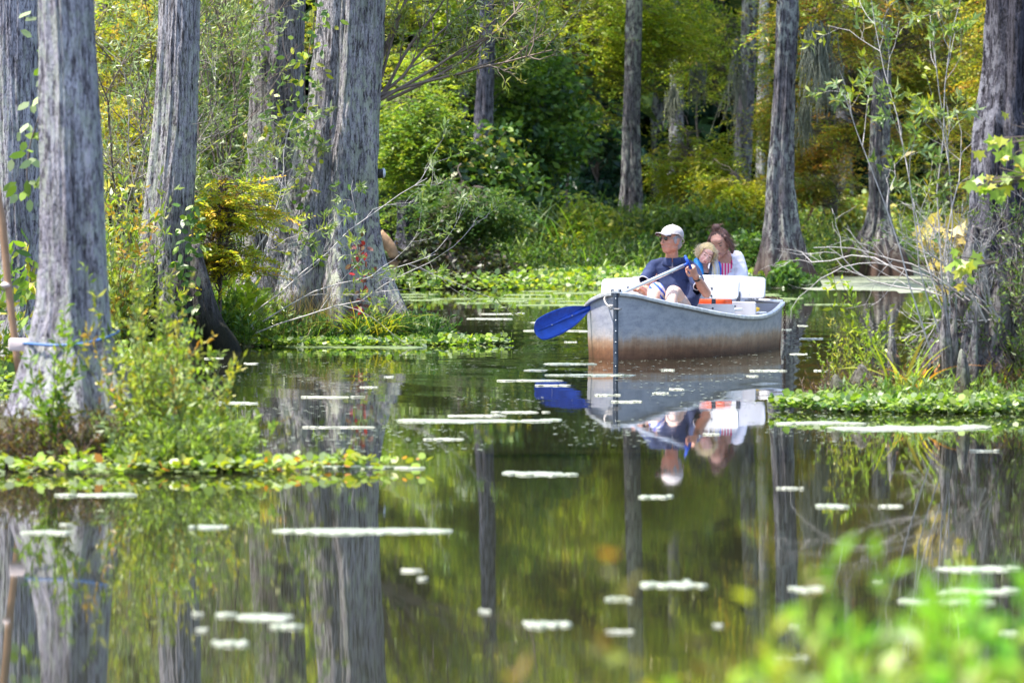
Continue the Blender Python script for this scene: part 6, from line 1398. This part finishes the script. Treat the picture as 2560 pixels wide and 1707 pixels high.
limb(mb, [cn + V(-.10, 0, -.05), cn + V(-.13, -.04, -.2), cn + V(-.06, -.15, -.26)], [.035, .03, .02]); limb(mb, [cn + V(.10, 0, -.05), cn + V(.12, -.04, -.2), cn + V(.04, -.15, -.28)], [.035, .03, .02])
hand_mb(mb, cn + V(-.06, -.15, -.26), V(1, -.3, -.1), V(0, -.5, 1), .6, (.6,) * 4); hand_mb(mb, cn + V(.04, -.15, -.28), V(-1, -.3, -.1), V(0, -.5, 1), .6, (.6,) * 4, thumb_side=-1)
for k in (1, -1): limb(mb, [P(1765, 780, 44.85) + V(.06 * k, 0, 0), bt(2.72, -.22 + .08 * k, .37), bt(2.7, -.22 + .08 * k, .15)], [.055, .045, .03])
finish('body', mb, .0055, [SKIN_C, LIP, CHEEK, simple('fair brow', (.35, .24, .16), .8)], ch, 2, [(2, lambda q: near(cp(.036, .07, -.034), CA, (.020, .04, .017))(q) | near(cp(-.036, .07, -.034), CA, (.020, .04, .017))(q)), (3, lambda q: near(cp(.030, .080, .036), CA, (.020, .03, .0045))(q) | near(cp(-.030, .080, .036), CA, (.020, .03, .0045))(q)), (1, near(cp(0, .094, -.057), CA, (.019, .016, .0095)))])
for k in (1, -1):
    mb = MB(); ellipsoid(mb, cp(.030 * k, .081, .012), (.0145, .009, .0065), CA, seg=12, rings=8); ey = mb.build('eye', EYED, ch)
    mb = MB(); ellipsoid(mb, cp(.030 * k, .084, .0175), (.0165, .0085, .0060), CA, seg=12, rings=8); mb.build('eyelid', SKIN_C, ey)
mb = MB(); ellipsoid(mb, cp(0, -.028, .036), (.088, .096, .088), CA, seg=24, rings=16); ellipsoid(mb, cp(-.05, -.05, -.02), (.05, .05, .06), CA); ellipsoid(mb, cp(.05, -.05, -.02), (.045, .05, .05), CA)
co, no, fs = remesh(mb, .007, 1); loc = (co - CH) @ CA.T / CS; keep = ~((loc[:, 1] > .030) & (np.abs(loc[:, 0]) < .064) & (loc[:, 2] < .070))
hc = mesh('hair', co + no * (vnoise3(co * 60, 4)[:, None] - .5) * .014, [q for q in fs if keep[q].all()], BLOND, ch)
n = 800; a = rng.random(n) * 6.283; zz = -.5 + 1.5 * rng.random(n); sq = np.sqrt(np.clip(1 - (.9 * zz) ** 2, .1, 1))
st_ = np.array([cp(.090 * math.cos(t) * q, -.028 + .095 * math.sin(t) * q, .036 + .088 * z * .95) for t, q, z in zip(a, sq, zz)]); lc = (st_ - CH) @ CA.T / CS; ok = ~((lc[:, 1] > .02) & (lc[:, 2] < .095)); st_ = st_[ok]
strands(st_, nrm(nrm(st_ - cp(0, -.03, .03)) * .6 - V(.25, 0, .8)), .060, .0016, 11, rng, .14, -.02, simple('blond curl strands', (.72, .58, .38), .5, noise=.3, scale=90), hc, curl=.006)
# life vest: collar, front panels, patterned right half
mb = MB(); limb(mb, [cn + V(-.075, .06, .06), cn + V(-.060, -.02, .055), cn + V(-.052, -.07, -.01), cn + V(-.045, -.095, -.12), cn + V(-.05, -.10, -.30)], [.022, .034, .040, .044, .045]); limb(mb, [cn + V(-.12, .03, -.05), cn + V(-.14, .01, -.13)], [.045, .04])
finish('life_vest', mb, .008, [VEST], ch, 3, wr=.004)
mb = MB(); limb(mb, [cn + V(.085, -.01, .06), cn + V(.072, -.065, .0), cn + V(.055, -.10, -.10), cn + V(.04, -.105, -.28)], [.022, .024, .026, .026]); finish('vest_edge', mb, .008, [simple('dark vest edging', (.05, .06, .09), .7)], ch, 3)
mb = MB(); loft(mb, [(cn - V(0, 0, .035), X1, Y1, .06, .05), (cn - V(0, 0, .07), X1, Y1, .11, .07), (cn - V(0, 0, .2), X1, Y1, .12, .085), (P(1765, 770, 44.85), X1, Y1, .125, .09)]); mb.build('shirt', NAVY2, ch)
mb = MB()
for dx, dz in ((-.012, 0), (0, .012), (.012, .004), (.02, .018)): ellipsoid(mb, cn + V(.0 + dx, -.098, -.165 + dz), (.006, .003, .004), seg=8, rings=5)
mb.build('shirt_print', simple('green and white print', (.25, .7, .35), .7), ch)
# patterned towel between child and woman
tw, nt, o = mat('striped towel'); L = nt.links.new; tc = N(nt, 'ShaderNodeTexCoord'); mp = N(nt, 'ShaderNodeMapping'); mp.inputs['Rotation'].default_value = (0, R(10), 0); L(tc.outputs['Object'], mp.inputs[0]); wv = N(nt, 'ShaderNodeTexWave', Scale=5.5, Distortion=1.2); wv.inputs['Detail Scale'].default_value = .6; L(mp.outputs[0], wv.inputs[0])
rp = ramp(nt, wv.outputs['Fac'], [(.0, (.60, .50, .30)), (.30, (.55, .50, .42)), (.42, (.10, .18, .55)), (.55, (.55, .55, .6)), (.72, (.75, .50, .05)), (.85, (.45, .5, .62))]); rp.color_ramp.interpolation = 'CONSTANT'
b = N(nt, 'ShaderNodeBsdfPrincipled', Roughness=.9); L(rp.outputs[0], b.inputs[0]); L(b.outputs[0], o.inputs[0])
mb = MB(); limb(mb, [P(1787, 651, 44.72), P(1789, 668, 44.68), P(1788, 690, 44.66), P(1786, 725, 44.66)], [.020, .034, .042, .05]); co, no, fs = remesh(mb, .007, 2); co = co + no * (1 - np.abs(2 * vnoise3(co * V(30, 30, 6), 14) - 1) * 2)[:, None] * .006
tag(mesh('towel', co, fs, tw), 'striped blue, grey and yellow towel bunched between child and woman', 'towel')
mb = MB(); limb(mb, [P(1798, 657, 44.70), P(1799, 676, 44.68), P(1797, 700, 44.72)], [.014, .020, .024]); co, no, fs = remesh(mb, .006, 2)
tag(mesh('blue_cloth', co, fs, simple('royal blue cloth', (.02, .13, .6), .7, noise=.2, scale=30)), 'royal blue cloth hanging beside the woman\'s pink top', 'cloth')
